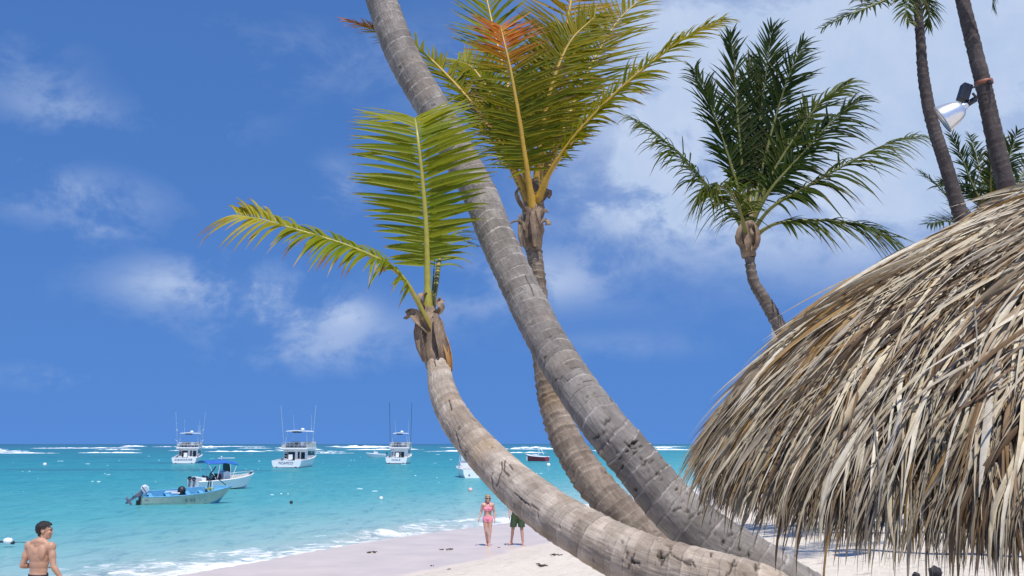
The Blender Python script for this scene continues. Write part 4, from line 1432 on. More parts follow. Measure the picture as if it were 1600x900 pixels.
def hull(L, B, fa, ff, cr=.18, tw=.86, draft=.35, rake=.10, nst=22, wall=.07, sole=.15, open_to=1.0, deadrise=.12, full=.42, flare=.10, deck_from=None):
    """lofted hull, x forward from the transom, z=0 waterline. returns outer-shell mesh builder data"""
    us = np.linspace(0, 1, nst)
    secs = []
    for u in us:
        if u < full:
            b = B / 2 * (tw + (1 - tw) * math.sin(u / full * PI / 2))
        else:
            b = B / 2 * max(0.004, (1 - ((u - full) / (1 - full)) ** 2.3))
        zs = fa + (ff - fa) * u ** 1.8
        zk = -draft * (1 - max(0, (u - .72) / .28) ** 2 * 1.25)
        zc = zk + deadrise + (zs - zk) * cr * u
        bc = b * (.86 - flare - .30 * max(0, u - .55))
        xs = u * L
        rk = rake * L * max(0, (u - .5) / .5) ** 2
        zm, ym = zc + (zs - zc) * .55, b * (.96 - .12 * u)
        zi = max(sole, zc + .03) if open_to >= u else zs - .02
        fi = min(1.0, max(0.0, (zi - zc) / (zm - zc)))
        yi = max(.002, min((b - wall) * .93, bc + (ym - bc) * fi - .035))
        xi = xs - rk * (.8 - .45 * fi) - .02 * u
        secs.append([(xs - rk * 1.0, 0, zk), (xs - rk * .8, bc, zc), (xs - rk * .35, b * (.96 - .12 * u), zc + (zs - zc) * .55), (xs, b, zs), (xs, max(.003, b - wall), zs), (xi if open_to >= u else xs - rk * .05, yi if open_to >= u else max(.002, (b - wall) * .93), zi), (xi if open_to >= u else xs - rk * .05, 0, zi if open_to >= u else zs + .03)])
    return secs, us


def loft(secs, idx, mirror=True):
    """surface through the section points idx"""
    V, F = [], []
    for sgn in ((1, -1) if mirror else (1,)):
        o = len(V)
        for s_ in secs:
            for i in idx:
                x_, y_, z_ = s_[i]
                V.append((x_, y_ * sgn, z_))
        f = grid_faces(len(secs), len(idx)).tolist()
        F += [[q + o for q in (g[::-1] if sgn > 0 else g)] for g in f]
    return V, F


def transom(sec, mb, x=0.0, th_=.05):
    idx = (0, 1, 2, 3)
    for dx in (0.0, th_):
        r = [(sec[i][0] + dx, sec[i][1], sec[i][2]) for i in idx]
        l_ = [(p[0], -p[1], p[2]) for p in r[::-1]]
        pts = r + l_[:-1]
        mb.add(pts, [list(range(len(pts)))])


def text_mesh(txt, size, mat, parent, M, name='lettering', shear=0.0, ext=.004):
    cu = bpy.data.curves.new('txt', 'FONT')
    cu.body = txt
    cu.size = size
    cu.align_x = 'CENTER'
    cu.align_y = 'CENTER'
    cu.extrude = ext
    cu.shear = shear
    cu.resolution_u = 3
    to = bpy.data.objects.new('txt', cu)
    C.objects.link(to)
    bpy.context.view_layer.update()
    me = bpy.data.meshes.new_from_object(to.evaluated_get(bpy.context.evaluated_depsgraph_get()))
    bpy.data.objects.remove(to)
    me.materials.clear()
    o = link_mesh(name, me, mat, parent, smooth=False)
    o.matrix_local = M
    return o


def put_boat(o, px, py, heading, roll=0.0):
    """the boat floats at z=0 under the photo point of its waterline"""
    r = ray(px, py)
    d = CAM_Z / -r.z
    q = r * d
    o.location = (q.x, q.y, 0.0)
    o.rotation_euler = (roll, 0, math.radians(90 - heading))      # heading: degrees clockwise from straight away
    return d


# transom lettering faces aft: text x along -y(boat) when seen from astern
AFT = Matrix(((0, 0, -1, 0), (-1, 0, 0, 0), (0, 1, 0, 0), (0, 0, 0, 1)))


def sportfisher(label, name_txt, L, B, shear=0.0, top_r=1.0, tower=0, dark_tower=False, wide_win=False):
    o = tag(empty('sport_fishing_boat'), label, 'motor yacht', 'white sport fishing boats at anchor')
    fa, ff = .95, 2.05
    secs, us = hull(L, B, fa, ff, tw=.92, draft=.55, rake=.10, sole=.35, open_to=.34, wall=.18, deadrise=.30)
    mb = MB().add(*loft(secs, (0, 1, 2, 3, 4)))
    transom(secs[0], mb, th_=.12)
    h = mb.build('hull', gel, o, smooth=False)
    mbk = MB()
    for sgn in (1, -1):
        mbk.box((.02, sgn * B * .30, .08), (.10, .22, .14))
    mbk.build('exhaust', bottom, h)
    mb = MB()
    mb.add(*loft(secs, (4, 5, 6)))
    mb.build('deck', cream, o)
    MB().box((-.035, 0, .02), (.05, B * .80, .10)).build('boot_stripe', bottom, h)
    # cabin
    x0, x1, cz0, cz1 = L * .34, L * .70, .45, 2.35
    hb = B * .37
    cab = MB().prism([(x0, cz0), (x1 + .9, 1.5), (x1, cz1), (x0, cz1)], 1, -hb, hb).build('cabin', gel, o, bevel=.05)
    # aft bulkhead: door, windows, ladder
    MB().box((x0 - .02, .12 * B * (0 if wide_win else 1) - .05, 1.25), (.05, B * (.40 if wide_win else .21), 1.55 if not wide_win else 1.15)).build('cabin_door', glass, cab)
    if wide_win:
        for q in (-.07, .08):
            MB().box((x0 - .06, q * B, 1.25), (.03, .05, 1.15)).build('mullion', gel, cab)
        MB().box((x0 - .02, .31 * B, 1.4), (.04, .05 * B, .7)).build('window', glass, cab)
    else:
        for yy_, ww, zz_, hh_ in ((.285, .12, 1.55, .85), (-.12, .06, 1.6, .9), (-.255, .12, 1.55, .9)):
            MB().box((x0 - .02, yy_ * B, zz_), (.04, ww * B, hh_)).build('window', glass, cab)
    for sgn in (1, -1):
        MB().prism([(x0 + .5, 1.55), (x1 - .1, 1.6), (x1 - .35, 2.15), (x0 + .5, 2.15)], 1, sgn * hb - .015, sgn * hb + .015).build('side_window', glass, cab)
    lad = MB()
    for yy_ in (.24, .33):
        lad.bar((x0 - .12, yy_ * B, .5), (x0 - .12, yy_ * B, 2.7), .025)
    for zz_ in (.8, 1.15, 1.5, 1.85, 2.2):
        lad.bar((x0 - .12, .24 * B, zz_), (x0 - .12, .33 * B, zz_), .03)
    lad.build('ladder', alu, o)
    # flybridge
    fb = MB()
    fb.prism([(-B * .43, 2.36), (B * .43, 2.36), (B * .43, 2.56), (-B * .43, 2.56)], 0, x0 - .55, x1 + .1)
    fbo = fb.build('flybridge', gel, o, bevel=.03)
    for sgn in (1, -1):
        MB().prism([(x0 - .4, 2.57), (x1, 2.57), (x1 - .2, 3.35), (x0 + 1.0, 3.1), (x0 - .35, 2.95)], 1, sgn * B * .40 - .04, sgn * B * .40 + .04).build('coaming', cream, fbo)
    MB().prism([(x1 - .3, 2.57), (x1 + .05, 2.57), (x1 - .25, 3.40), (x1 - .4, 3.40)], 1, -B * .40, B * .40).build('coaming', cream, fbo)
    MB().box((x1 - 1.0, 0, 2.98), (.5, B * .30, .82)).build('helm_console', cream, fbo, bevel=.04)
    for yy_ in (-.09, .10):
        MB().box((x1 - 1.75, yy_ * B, 3.12), (.45, .42, .5)).build('helm_seat', cushion if yy_ > 0 else gel, fbo, bevel=.05)
    ra = MB()
    for zz_ in (2.95, 3.25):
        ra.bar((x0 - .5, -B * .40, zz_), (x0 - .5, B * .40, zz_), .022)
        for sgn in (1, -1):
            ra.bar((x0 - .5, sgn * B * .40, zz_), (x0 + 1.0, sgn * B * .40, zz_), .022)
    for q in np.linspace(-.40, .40, 7):
        ra.bar((x0 - .5, q * B, 2.56), (x0 - .5, q * B, 3.25), .018)
    ra.build('rail', alu, fbo)
    # hardtop on posts
    tx0, tx1, tz = x0 + .1, x1 - .1, 4.75
    prof_ = [(-B * .36 * top_r, tz), (-B * .30 * top_r, tz + .13), (0, tz + .20), (B * .30 * top_r, tz + .13), (B * .36 * top_r, tz), (0, tz + .06)]
    ht = MB().prism(prof_, 0, tx0, tx1).build('hardtop', gel, o)
    for sgn in (1, -1):
        for xx in (tx0 + .35, tx1 - .3):
            MB().bar((xx - .1, sgn * B * .37, 2.6), (xx, sgn * B * .32 * top_r, tz + .02), .035).build('post', alu, o)
    MB().box((tx0 + .8, .03 * B, tz - .06), (.7, B * .25, .18)).build('electronics_box', cushion, ht)
    MB().sphere((tx1 - .6, 0, tz + .36), .26, 14, 8, (1, 1, .6)).build('radar_dome', gel, ht, smooth=True)
    om = blackm if dark_tower else alu
    for sgn in (1, -1):
        MB().bar((x0 + 1.2, sgn * B * .44, 1.9), (x0 + .7, sgn * (B * .44 + (.55 if not dark_tower else .2)), 2.3 + 6.0 * (1.0 if not dark_tower else 1.25)), .030 if not dark_tower else .030).build('outrigger', om, o)
        MB().bar((tx1 - .5, sgn * B * .28, tz), (tx1 - .9, sgn * B * .30, tz + 2.3), .02).build('antenna', alu, ht)
    if tower:
        for q in (-.34, -.26):
            MB().bar((tx1 - 1.0, q * B, tz), (tx1 - 1.1, q * B + .03, tz + 1.4), .03).build('antenna', alu, ht)
        for sgn in (1, -1):
            for zz_ in (3.5, 5.2):
                MB().bar((x0 + .95, sgn * (B * .44 + .1), zz_), (x0 + .9, sgn * (B * .44 + .42), zz_ + .28), .03).build('rod_holder', gel, o)
    # cockpit: fighting chair, gunwale rods
    ch = MB().box((1.7, .03 * B, 1.05), (.5, .55, .12)).box((1.95, .03 * B, 1.4), (.1, .55, .6)).bar((1.7, .03 * B, .3), (1.7, .03 * B, 1.0), .07)
    ch.build('fighting_chair', gel, o)
    text_mesh(name_txt, B * .105, letter, h, Matrix.Translation((-.02, .02 * B, .60)) @ AFT, shear=shear, ext=.006)
    return o


s1 = sportfisher('white sport fishing boat with cluttered rod racks, leftmost yacht near horizon', 'SHEARWATER', 9.5, 4.1, shear=.15, tower=1)
put_boat(s1, 287, 724.6, -8)
s2 = sportfisher('largest white sport fishing boat showing its flared bow, tall whip aerials', 'PICAPICO', 9.8, 4.35, shear=.25, top_r=.95)
put_boat(s2, 447, 731, 7)
s3 = sportfisher('white sport fishing boat with dark outrigger poles and wide cabin windows', 'Caribe Z', 9.2, 3.75, shear=.2, dark_tower=True, wide_win=True, top_r=.85)
put_boat(s3, 619, 724.4, 2)


def outboard(parent, M, cowl, leg, name='outboard_motor', s_=1.0):
    """M places it; local: z up, x aft"""
    r = MB()
    r.add([M @ Vector(q) * 1 for q in []], [])
    c = MB()
    prof_ = [(-.18, .30), (-.24, .45), (-.20, .72), (0.02, .80), (.26, .72), (.34, .50), (.26, .30)]
    c.prism([(x_ * s_, z_ * s_) for x_, z_ in prof_], 1, -.16 * s_, .16 * s_)
    c.v = [tuple(M @ Vector(q)) for q in c.v]
    e = c.build(name, cowl, parent, bevel=.05)
    g = MB()
    g.box((0.03 * s_, 0, .05 * s_), (.24 * s_, .16 * s_, .5 * s_)).box((.06 * s_, 0, -.42 * s_), (.17 * s_, .09 * s_, .5 * s_)).box((.12 * s_, 0, -.30 * s_), (.46 * s_, .24 * s_, .03 * s_))
    g.prism([(-.22 * s_, -.66 * s_), (.22 * s_, -.68 * s_), (.30 * s_, -.76 * s_), (.22 * s_, -.84 * s_), (-.12 * s_, -.83 * s_), (-.26 * s_, -.76 * s_)], 1, -.06 * s_, .06 * s_)
    g.prism([(-.05 * s_, -.82 * s_), (.14 * s_, -.82 * s_), (.12 * s_, -1.0 * s_), (.05 * s_, -1.02 * s_)], 1, -.015 * s_, .015 * s_)
    g.v = [tuple(M @ Vector(q)) for q in g.v]
    g.build('engine_leg', leg, e, bevel=.012)
    p = MB()
    for k in range(3):
        a_ = 2 * PI * k / 3
        p.box((.34 * s_, .09 * s_ * math.cos(a_), -.76 * s_ + .09 * s_ * math.sin(a_)), (.03 * s_, .12 * s_, .12 * s_))
    p.v = [tuple(M @ Vector(q)) for q in p.v]
    p.build('propeller', leg, e)
    st = MB().prism([(-.24 * s_, .50 * s_), (.33 * s_, .50 * s_), (.31 * s_, .43 * s_), (-.24 * s_, .43 * s_)], 1, -.165 * s_, .165 * s_)
    st.v = [tuple(M @ Vector(q)) for q in st.v]
    st.build('cowl_stripe', grey_e, e)
    return e


# --- the pale green panga
pg = tag(empty('open_fishing_skiff'), 'pale green open skiff with light blue inside and tilted-up outboard, nearest boat at left', 'skiff')
secs, us = hull(5.35, 1.75, .50, .88, cr=.10, tw=.80, draft=.36, rake=.12, wall=.05, sole=.12, deadrise=.12, full=.45, flare=.06)
mb = MB().add(*loft(secs, (1, 2, 3)))
transom(secs[0], mb, th_=.05)
hl = mb.build('hull', pgreen, pg)
MB().add(*loft(secs, (0, 1))).build('keel_bottom', mblue, hl)
# blue flash under the bow
fl_ = []
for s_ in secs[16:]:
    a_, b_ = np.array(s_[1]), np.array(s_[2])
    fl_.append([tuple(a_ + np.array((0, .012, 0))), tuple(a_ + (b_ - a_) * .45 + np.array((0, .012, 0)))])
MB().add(*loft(fl_, (0, 1))).build('bow_flash', mblue, hl)
MB().add(*loft(secs, (4, 5, 6))).build('inner_lining', lblue, pg)
gw = MB()
for sgn in (1, -1):
    gw.tube([(q[3][0], sgn * (q[3][1] - .02), q[3][2] + .012) for q in secs], .028, 6)
gw.build('gunwale', lblue, pg, smooth=True)
for k, xx in enumerate((.55, 1.55, 2.75, 3.55)):
    i = min(len(us) - 1, int(xx / 5.35 * (len(us) - 1)))
    w_ = secs[i][3][1] * 1.78
    MB().box((xx, 0, .40 + .03 * k), (.26, w_, .045)).build('thwart', lblue, pg)
    MB().box((xx + .1, 0, .25 + .03 * k), (.04, w_ * .9, .30)).build('bulkhead', mblue if k % 2 else lblue, pg)
MB().add([(q[0][0] if False else q[3][0], y_ * (q[3][1] - .05), q[3][2] - .015) for q in secs[15:] for y_ in (-1, 1)], grid_faces(len(secs[15:]), 2).tolist()).build('foredeck', lblue, pg)
MB().sphere((2.35, .10, .66), .25, 14, 10, (1, 1, 1.0)).box((2.35, .10, .50), (.34, .34, .12)).build('fuel_drum', simple('black_plastic', (.02, .02, .025), .5), pg, smooth=True)
MB().bar((1.7, -.3, .62), (2.2, -.1, .55), .05).box((1.9, .35, .56), (.9, .12, .05)).build('oar', gel, pg)
fr_ = MB()
for sgn in (1, -1):
    fr_.bar((3.95, sgn * .42, .62), (3.98, sgn * .12, 1.62), .035)
fr_.bar((3.98, -.16, 1.62), (3.98, .16, 1.62), .035).bar((3.9, 0, 1.5), (4.25, 0, 2.02), .035).bar((3.98, .05, 1.62), (4.95, .0, .95), .028)
fr_.build('mast_frame', blackm, pg)
MB().bar((4.0, -.5, .55), (4.02, -.46, 1.2), .04).build('samson_post', gel, pg)
rp = MB()
rr2 = random.Random(4)
for k in range(7):
    c0 = np.array((3.85 + rr2.uniform(-.15, .25), rr2.uniform(-.62, -.3), .83))
    rp.tube([c0 + np.array((.12 * math.cos(a_), .10 * math.sin(a_), .03 * math.sin(2 * a_ + k) + k * .012)) for a_ in np.linspace(0, 5.6, 14)], .018, 5)
rp.build('rope_coil', rope_m, pg, smooth=True)
Mo = Matrix.Translation((-.12, 0, .50)) @ Matrix.Rotation(PI, 4, 'Z') @ Matrix.Rotation(math.radians(-52), 4, 'Y')
outboard(pg, Mo, white_e, grey_e, s_=.85)
MB().box((-.05, 0, .18), (.10, .34, .42)).box((-.16, 0, .02), (.14, .22, .3)).build('motor_bracket', blackm, pg)
# lettering on the starboard side (x forward reads left to right from outside starboard)
STB = Matrix(((1, 0, 0, 0), (0, 0, -1, 0), (0, 1, 0, 0), (0, 0, 0, 1)))
i = 11
text_mesh('B  IKE', .24, letter, hl, Matrix.Translation((2.72, -.885, .30)) @ Matrix.Rotation(math.radians(2), 4, 'Y').inverted() @ STB)
text_mesh('VA', .17, letter, hl, Matrix.Translation((.22, -.765, .34)) @ STB)
put_boat(pg, 219, 787, 62, math.radians(10))
pg.scale = (.88, .95, .95)

# --- white console boat with the blue bimini
wb = tag(empty('console_boat'), 'white open console boat under a blue canvas canopy, moored behind the green skiff', 'motorboat')
secs, us = hull(5.9, 2.15, .62, 1.12, tw=.88, draft=.3, rake=.09, wall=.16, sole=.25, deadrise=.18, full=.5, flare=.08)
mb = MB().add(*loft(secs, (0, 1, 2, 3, 4)))
transom(secs[0], mb, th_=.08)
hl = mb.build('hull', gel, wb)
MB().add(*loft(secs, (4, 5, 6))).build('deck', cream, wb)
rb = MB()
for sgn in (1, -1):
    rb.tube([(q[3][0], sgn * (q[3][1] + .01), q[3][2] - .02) for q in secs], .06, 8)
rb.build('rub_rail', gel, hl, smooth=True)
for yy_ in (-.42, .30):
    M_ = Matrix.Translation((-.16, yy_, .48)) @ Matrix.Rotation(PI, 4, 'Z')
    outboard(wb, M_, simple('black_cowl', (.02, .02, .03), .35), grey_e, s_=.62)
MB().box((.55, 0, .62), (.4, 1.7, .55)).build('stern_seat', gel, wb, bevel=.05)
for yy_ in (-.55, .05):
    MB().box((.98, yy_, .78), (.10, .42, .5)).build('seat_back', cushion, wb, bevel=.04)
MB().prism([(2.6, .3), (3.5, .3), (3.35, 1.25), (3.0, 1.42), (2.65, 1.30)], 1, -.42, .42).build('console', gel, wb, bevel=.05)
MB().prism([(3.02, 1.44), (3.36, 1.26), (3.12, 1.98), (2.98, 2.0)], 1, -.42, .42).build('windscreen', glass, wb)
MB().box((2.2, 0, .85), (.4, .8, .6)).build('helm_seat', cushion, wb, bevel=.05)
cx_ = np.linspace(.7, 3.7, 14)
cy_ = np.linspace(-1.0, 1.0, 9)
V = [(x_, y_, 2.30 - .22 * abs(y_) ** 2.2 - .20 * max(0, (x_ - 2.6)) ** 1.6 * .55 - .14 * max(0, 1.3 - x_) ** 1.4 + .03 * math.sin(x_ * 3.2) - lay * .03) for lay in (0, 1) for x_ in cx_ for y_ in cy_]
F = grid_faces(14, 9).tolist()
F = F + [[q + 126 for q in g[::-1]] for g in F]
MB().add(V, F).build('bimini_canopy', canvas, wb, smooth=True)
for sgn in (1, -1):
    for (xa, xb) in ((1.6, .78), (1.7, 1.9), (3.1, 3.5), (3.0, 2.9)):
        MB().bar((xa, sgn * .98, .75), (xb, sgn * .96, 2.06 if xb < 3.3 else 1.86), .022).build('canopy_pole', gel, wb)
MB().bar((2.55, .0, 2.3), (2.55, 0, 2.48), .03).bar((2.1, -.2, 2.46), (3.9, .1, 2.44), .035).build('rod_on_top', gel, wb)
MB().sphere((2.55, 0, 2.56), .07, 8, 6).build('masthead_light', gel, wb, smooth=True)
ra = MB()
for sgn in (1, -1):
    ra.tube([(q[3][0] - .05, sgn * max(.02, q[3][1] - .1), q[3][2] + .22) for q in secs[13:]], .018, 5)
    for q in secs[13::3]:
        ra.bar((q[3][0] - .05, sgn * max(.02, q[3][1] - .1), q[3][2]), (q[3][0] - .05, sgn * max(.02, q[3][1] - .1), q[3][2] + .22), .014)
ra.build('bow_rail', alu, wb)
MB().box((5.55, 0, 1.16), (.25, .16, .14)).build('anchor_roller', blackm, wb)
MB().prism([(4.0, .02), (5.4, .28), (5.4, .24), (4.0, -.02)], 1, -.9, -.88).build('spray_strake', cream, hl) if False else None
put_boat(wb, 301, 763, 44, math.radians(3))
wb.scale = (.82, .85, .85)


def small_boat(label, L, B, hm, px, py, heading, extra=None, fa=.6, ff=.95, group=None):
    o = tag(empty('motorboat'), label, 'motorboat', group)
    secs, us = hull(L, B, fa, ff, tw=.86, draft=.3, rake=.10, wall=.10, sole=.2, deadrise=.18, full=.45)
    mb = MB().add(*loft(secs, (0, 1, 2, 3)))
    transom(secs[0], mb, th_=.06)
    hl_ = mb.build('hull', hm, o)
    MB().add(*loft(secs, (3, 4, 5, 6))).build('deck', gel, o)
    rb_ = MB()
    for sgn in (1, -1):
        rb_.tube([(q[3][0], sgn * (q[3][1] + .01), q[3][2] + .02) for q in secs], .07, 6)
    rb_.build('gunwale', gel, hl_, smooth=True)
    put_boat(o, px, py, heading)
    return o, hl_, secs


# small far white launch
o, hl_, secs = small_boat('small white launch far out, just left of the dark-poled fishing boat', 5.0, 1.9, gel, 603, 714, -82)
MB().prism([(2.0, .4), (3.0, .4), (2.8, 1.2), (2.2, 1.25)], 1, -.5, .5).build('console', gel, o)
MB().prism([(2.8, 1.2), (3.0, .95), (2.75, 1.75), (2.65, 1.75)], 1, -.5, .5).build('windscreen', simple('pale_screen', (.55, .62, .66), .15), o)
outboard(o, Matrix.Translation((-.16, 0, .45)) @ Matrix.Rotation(PI, 4, 'Z'), blackm, grey_e, s_=.8)
# red-hulled boat
o, hl_, secs = small_boat('dark red hulled motorboat with white deck and white stub mast, far off', 4.6, 1.9, redp, 855, 720.5, -58, fa=.75, ff=1.15)
MB().bar((1.9, 0, .6), (1.6, 0, 2.7), .07).bar((1.6, 0, 2.6), (.7, 0, 1.2), .06).bar((1.9, -.3, 1.0), (1.75, .3, 1.6), .05).build('stub_mast', gel, o)
MB().box((2.6, 0, .95), (.7, .8, .55)).build('console', gel, o, bevel=.05)
MB().box((3.9, .66, .48), (.16, .06, .8)).build('bow_stripe', gel, hl_)
PORT = Matrix(((-1, 0, 0, 0), (0, 0, 1, 0), (0, 1, 0, 0), (0, 0, 0, 1)))
# launch half hidden behind the curved trunk
o, hl_, secs = small_boat('white cabin launch partly hidden behind the curved pale trunk', 5.6, 2.4, gel, 738, 746, -14, fa=.85, ff=1.25)
MB().prism([(2.6, .9), (4.6, 1.15), (3.9, 1.65), (2.6, 1.75)], 1, -.85, .85).build('cuddy', gel, o, bevel=.06)
MB().prism([(2.5, 1.75), (3.5, 1.66), (3.0, 2.45), (2.45, 2.5)], 1, -.8, .8).build('windscreen', simple('hazy_screen', (.50, .60, .64), .12), o)
MB().box((1.0, 0, .8), (1.2, 1.6, .25)).build('engine_hatch', cream, o, bevel=.03)
ra = MB()
for sgn in (1, -1):
    ra.tube([(.2, sgn * 1.02, 1.15), (1.4, sgn * 1.05, 1.3), (2.5, sgn * .95, 1.9), (2.7, sgn * .82, 2.5)], .03, 6)
ra.build('rail', alu, o, smooth=True)
MB().box((-.02, .35, .25), (.05, .15, .15)).build('exhaust', bottom, hl_)
o.scale = (.85, .85, .85)

# ------------------------------------------------------------------ buoys
bw = simple('buoy_white', (0.80, 0.78, 0.76), .45, var=.1)
bp = simple('buoy_pink', (0.72, 0.46, 0.42), .5, var=.15)
bd = simple('buoy_dark', (0.03, 0.03, 0.04), .6)
for (px, py, rad_, m_, lab) in ((735, 767, .15, bp, 'faded pink ball buoy floating left of the woman in pink'), (595.5, 780, .11, bw, 'small white ball buoy alone in the middle of the bay'),
                                (455, 786, .09, bd, 'small dark float low in the water right of the skiff'), (857, 728, .28, bw, 'white ball buoy just below the red-hulled boat'), (70, 727, .26, bw, 'distant white ball buoy near the left edge')):
    r = ray(px, py)
    q = r * (CAM_Z / -r.z)
    e = tag(empty('mooring_buoy', (q.x, q.y, 0)), lab, 'buoy', 'mooring buoys')
    MB().sphere((0, 0, rad_ * .45), rad_, 16, 10).build('float', m_, e, smooth=True)
    MB().lathe([(rad_ * .12, rad_ * 1.35), (rad_ * .12, rad_ * 1.6), (rad_ * .02, rad_ * 1.62)], 8).build('mooring_eye', bd, e, smooth=True)
    MB().tube([(rad_ * .6, 0, -.02), (rad_ * 1.2, .1, -.06), (rad_ * 2, .2, -.3)], .012, 5).build('mooring_line', rope_m, e)
r = ray(13, 849)
q = r * (CAM_Z / -r.z)
e = tag(empty('rope_buoy', (q.x, q.y, 0)), 'white float with a dark end on a rope at the left edge', 'buoy', 'mooring buoys')
MB().lathe([(.02, -.16), (.08, -.13), (.108, -.03), (.09, .08), (.04, .13)], 16, Matrix.Translation((0, 0, .07)) @ Matrix.Rotation(PI / 2, 4, 'Y'), True, True).build('float', bw, e, smooth=True)
MB().bar((-.16, 0, .05), (-.36, .02, .05), .035).bar((.10, 0, .02), (.18, 0, .02), .06).build('rope_end', bd, e)
MB().tube([(.1, 0, .02), (.35, .05, .035), (.7, .1, .0), (1.0, .1, -.05)], .010, 5).build('rope', bd, e, smooth=True)

# ------------------------------------------------------------------ drift weed and lumps on the sand
weed = simple('drift_weed', (0.045, 0.032, 0.02), .8, var=.4, scale=20)


def on_ground(px, py):
    r = ray(px, py)
    d = 8.0
    for k in range(4000):
        q = r * d
        if q.z + CAM_Z < max(0.0, float(ground_z(q.x, q.y))):
            break
        d *= 1.002
    return Vector((q.x, q.y, max(0.0, float(ground_z(q.x, q.y)))))


WEED = [((694, 859), .15, 'dark clump of seaweed on the wet sand left of the woman'), ((675, 885), .05, 'small brown lump of weed on the dry sand below the seaweed clump'),
        ((780, 856), .03, 'tiny dark clump beside the woman\'s foot'), ((584, 864), .13, 'thin strand of seaweed along the swash line'), ((872, 868), .14, 'brown dried weed on the sand beside the curved trunk'),
        ((852, 885), .16, 'scattered dried weed near the lower trunk edge'), ((700, 890), .04, 'small scrap of weed at the bottom edge of the sand')]
for k, ((px, py), sz, lab) in enumerate(WEED):
    c0 = on_ground(px, py)
    e = tag(empty('seaweed_clump', c0), lab, 'seaweed', 'seaweed washed up on the sand')
    rw = random.Random(50 + k)
    for j in range(5):
        mb = MB()
        x0_, y0_ = rw.uniform(-sz, sz), rw.uniform(-sz, sz) * .8
        a0 = rw.uniform(0, 6.3)
        pts_ = [(x0_, y0_, .015)]
        for q in range(6):
            a0 += rw.uniform(-.9, .9)
            x0_ += sz * .22 * math.cos(a0)
            y0_ += sz * .22 * math.sin(a0)
            pts_.append((x0_, y0_, .008 + rw.uniform(0, .2) * sz))
        mb.tube(pts_, np.array([.012, .02, .022, .02, .018, .014, .006]) * (.35 + 2.2 * sz), 6)
        mb.build('frond_piece', weed, e, smooth=True)
lump = simple('dark_husk', (0.022, 0.018, 0.024), .75, var=.5, scale=30, bump=1, bscale=30)
for (px, py, rad_, lab) in ((1462, 902, .085, 'larger dark rounded lump at the bottom edge below the thatch'), (1432, 904, .05, 'smaller dark lump at the bottom edge, left of the larger one')):
    c0 = on_ground(px, py)
    n1, n2 = 22, 14
    V = []
    for i in range(n2 + 1):
        a_ = PI * i / n2
        for j in range(n1):
            b_ = 2 * PI * j / n1
            dv = np.array([math.sin(a_) * math.cos(b_), math.sin(a_) * math.sin(b_), -math.cos(a_)])
            V.append(dv * rad_ * (1 + .22 * float(vn(dv[0] * 2.2 + px, dv[1] * 2.2, dv[2] * 2.2)) + .12 * float(vn(dv[0] * 6 + px, dv[1] * 6, dv[2] * 6))) + np.array([0, 0, rad_ * .75]))
    o = MB().add(V, grid_faces(n2 + 1, n1, True).tolist()).build('coconut_husk', lump, None, smooth=True)
    o.location = c0
    tag(o, lab, 'husk')
# pale post beside palm D
q = P(1212, 560, 27.0)
gz = float(ground_z(q.x, q.y))
tz = P(1212, 500, 27.0).z
o = MB().prism([(-.07, -.06), (.07, -.06), (.07, .06), (-.07, .06)], 2, -.3, tz - gz - .2).add([(-.07, -.06, tz - gz - .2), (.07, -.06, tz - gz - .2), (.07, .06, tz - gz - .2), (-.07, .06, tz - gz - .2), (-.05, 0, tz - gz)], [[0, 1, 4], [1, 2, 4], [2, 3, 4], [3, 0, 4]]).build('white_post', simple('whitewash', (.74, .74, .72), .7, var=.1), None)
o.location = (q.x, q.y, gz)
tag(o, 'whitewashed post top just left of the curved thin trunk above the thatch', 'post')

# ------------------------------------------------------------------ people
skin_mats = {}


def skin(name, col):
    m, t, bs = new_mat(name)
    oc = t.n('ShaderNodeTexCoord').outputs['Object']
    nz = t.noise(oc, 9, 4, .6)
    t.link(t.mix(t.maprange(nz, .3, .7), tuple(c * .88 for c in col), tuple(min(1, c * 1.08) for c in col)), bs.inputs['Base Color'])
    bs.inputs['Roughness'].default_value = .5
    bs.inputs['Subsurface Weight'].default_value = .12
    bs.inputs['Subsurface Radius'].default_value = (.012, .005, .003)
    return m


def cap(mb, a, b, ra, rb, n=14):
    """tapered limb segment with round ends"""
    a, b = np.asarray(a, float), np.asarray(b, float)
    d = b - a
    Ln = np.linalg.norm(d)
    pts, rad = [], []
    d = d / (Ln + 1e-9)
    for q in np.linspace(-1, 0, 6)[:-1]:
        pts.append(a + d * ra * q)
        rad.append(ra * math.sqrt(max(0.0004, 1 - q * q)))
    for q in np.linspace(0, 1, 6):
        pts.append(a + d * Ln * q)
        rad.append(ra + (rb - ra) * q)
    for q in np.linspace(0, 1, 6)[1:]:
        pts.append(b + d * rb * q)
        rad.append(rb * math.sqrt(max(0.0004, 1 - q * q)))
    ref = (1, .2, .1) if abs(d[2]) > .75 else (.1, .05, 1)
    pts = np.array(pts)
    T = np.repeat(d[None], len(pts), 0)
    A = norm(np.cross(T, ref))
    B = np.cross(T, A)
    th = np.linspace(0, 2 * PI, n, endpoint=False)
    V = pts[:, None] + np.array(rad)[:, None, None] * (np.cos(th)[None, :, None] * A[:, None] + np.sin(th)[None, :, None] * B[:, None])
    F = grid_faces(len(pts), n, True).tolist() + [list(range(n))[::-1], [(len(pts) - 1) * n + k for k in range(n)]]
    mb.add(V.reshape(-1, 3).tolist(), F)


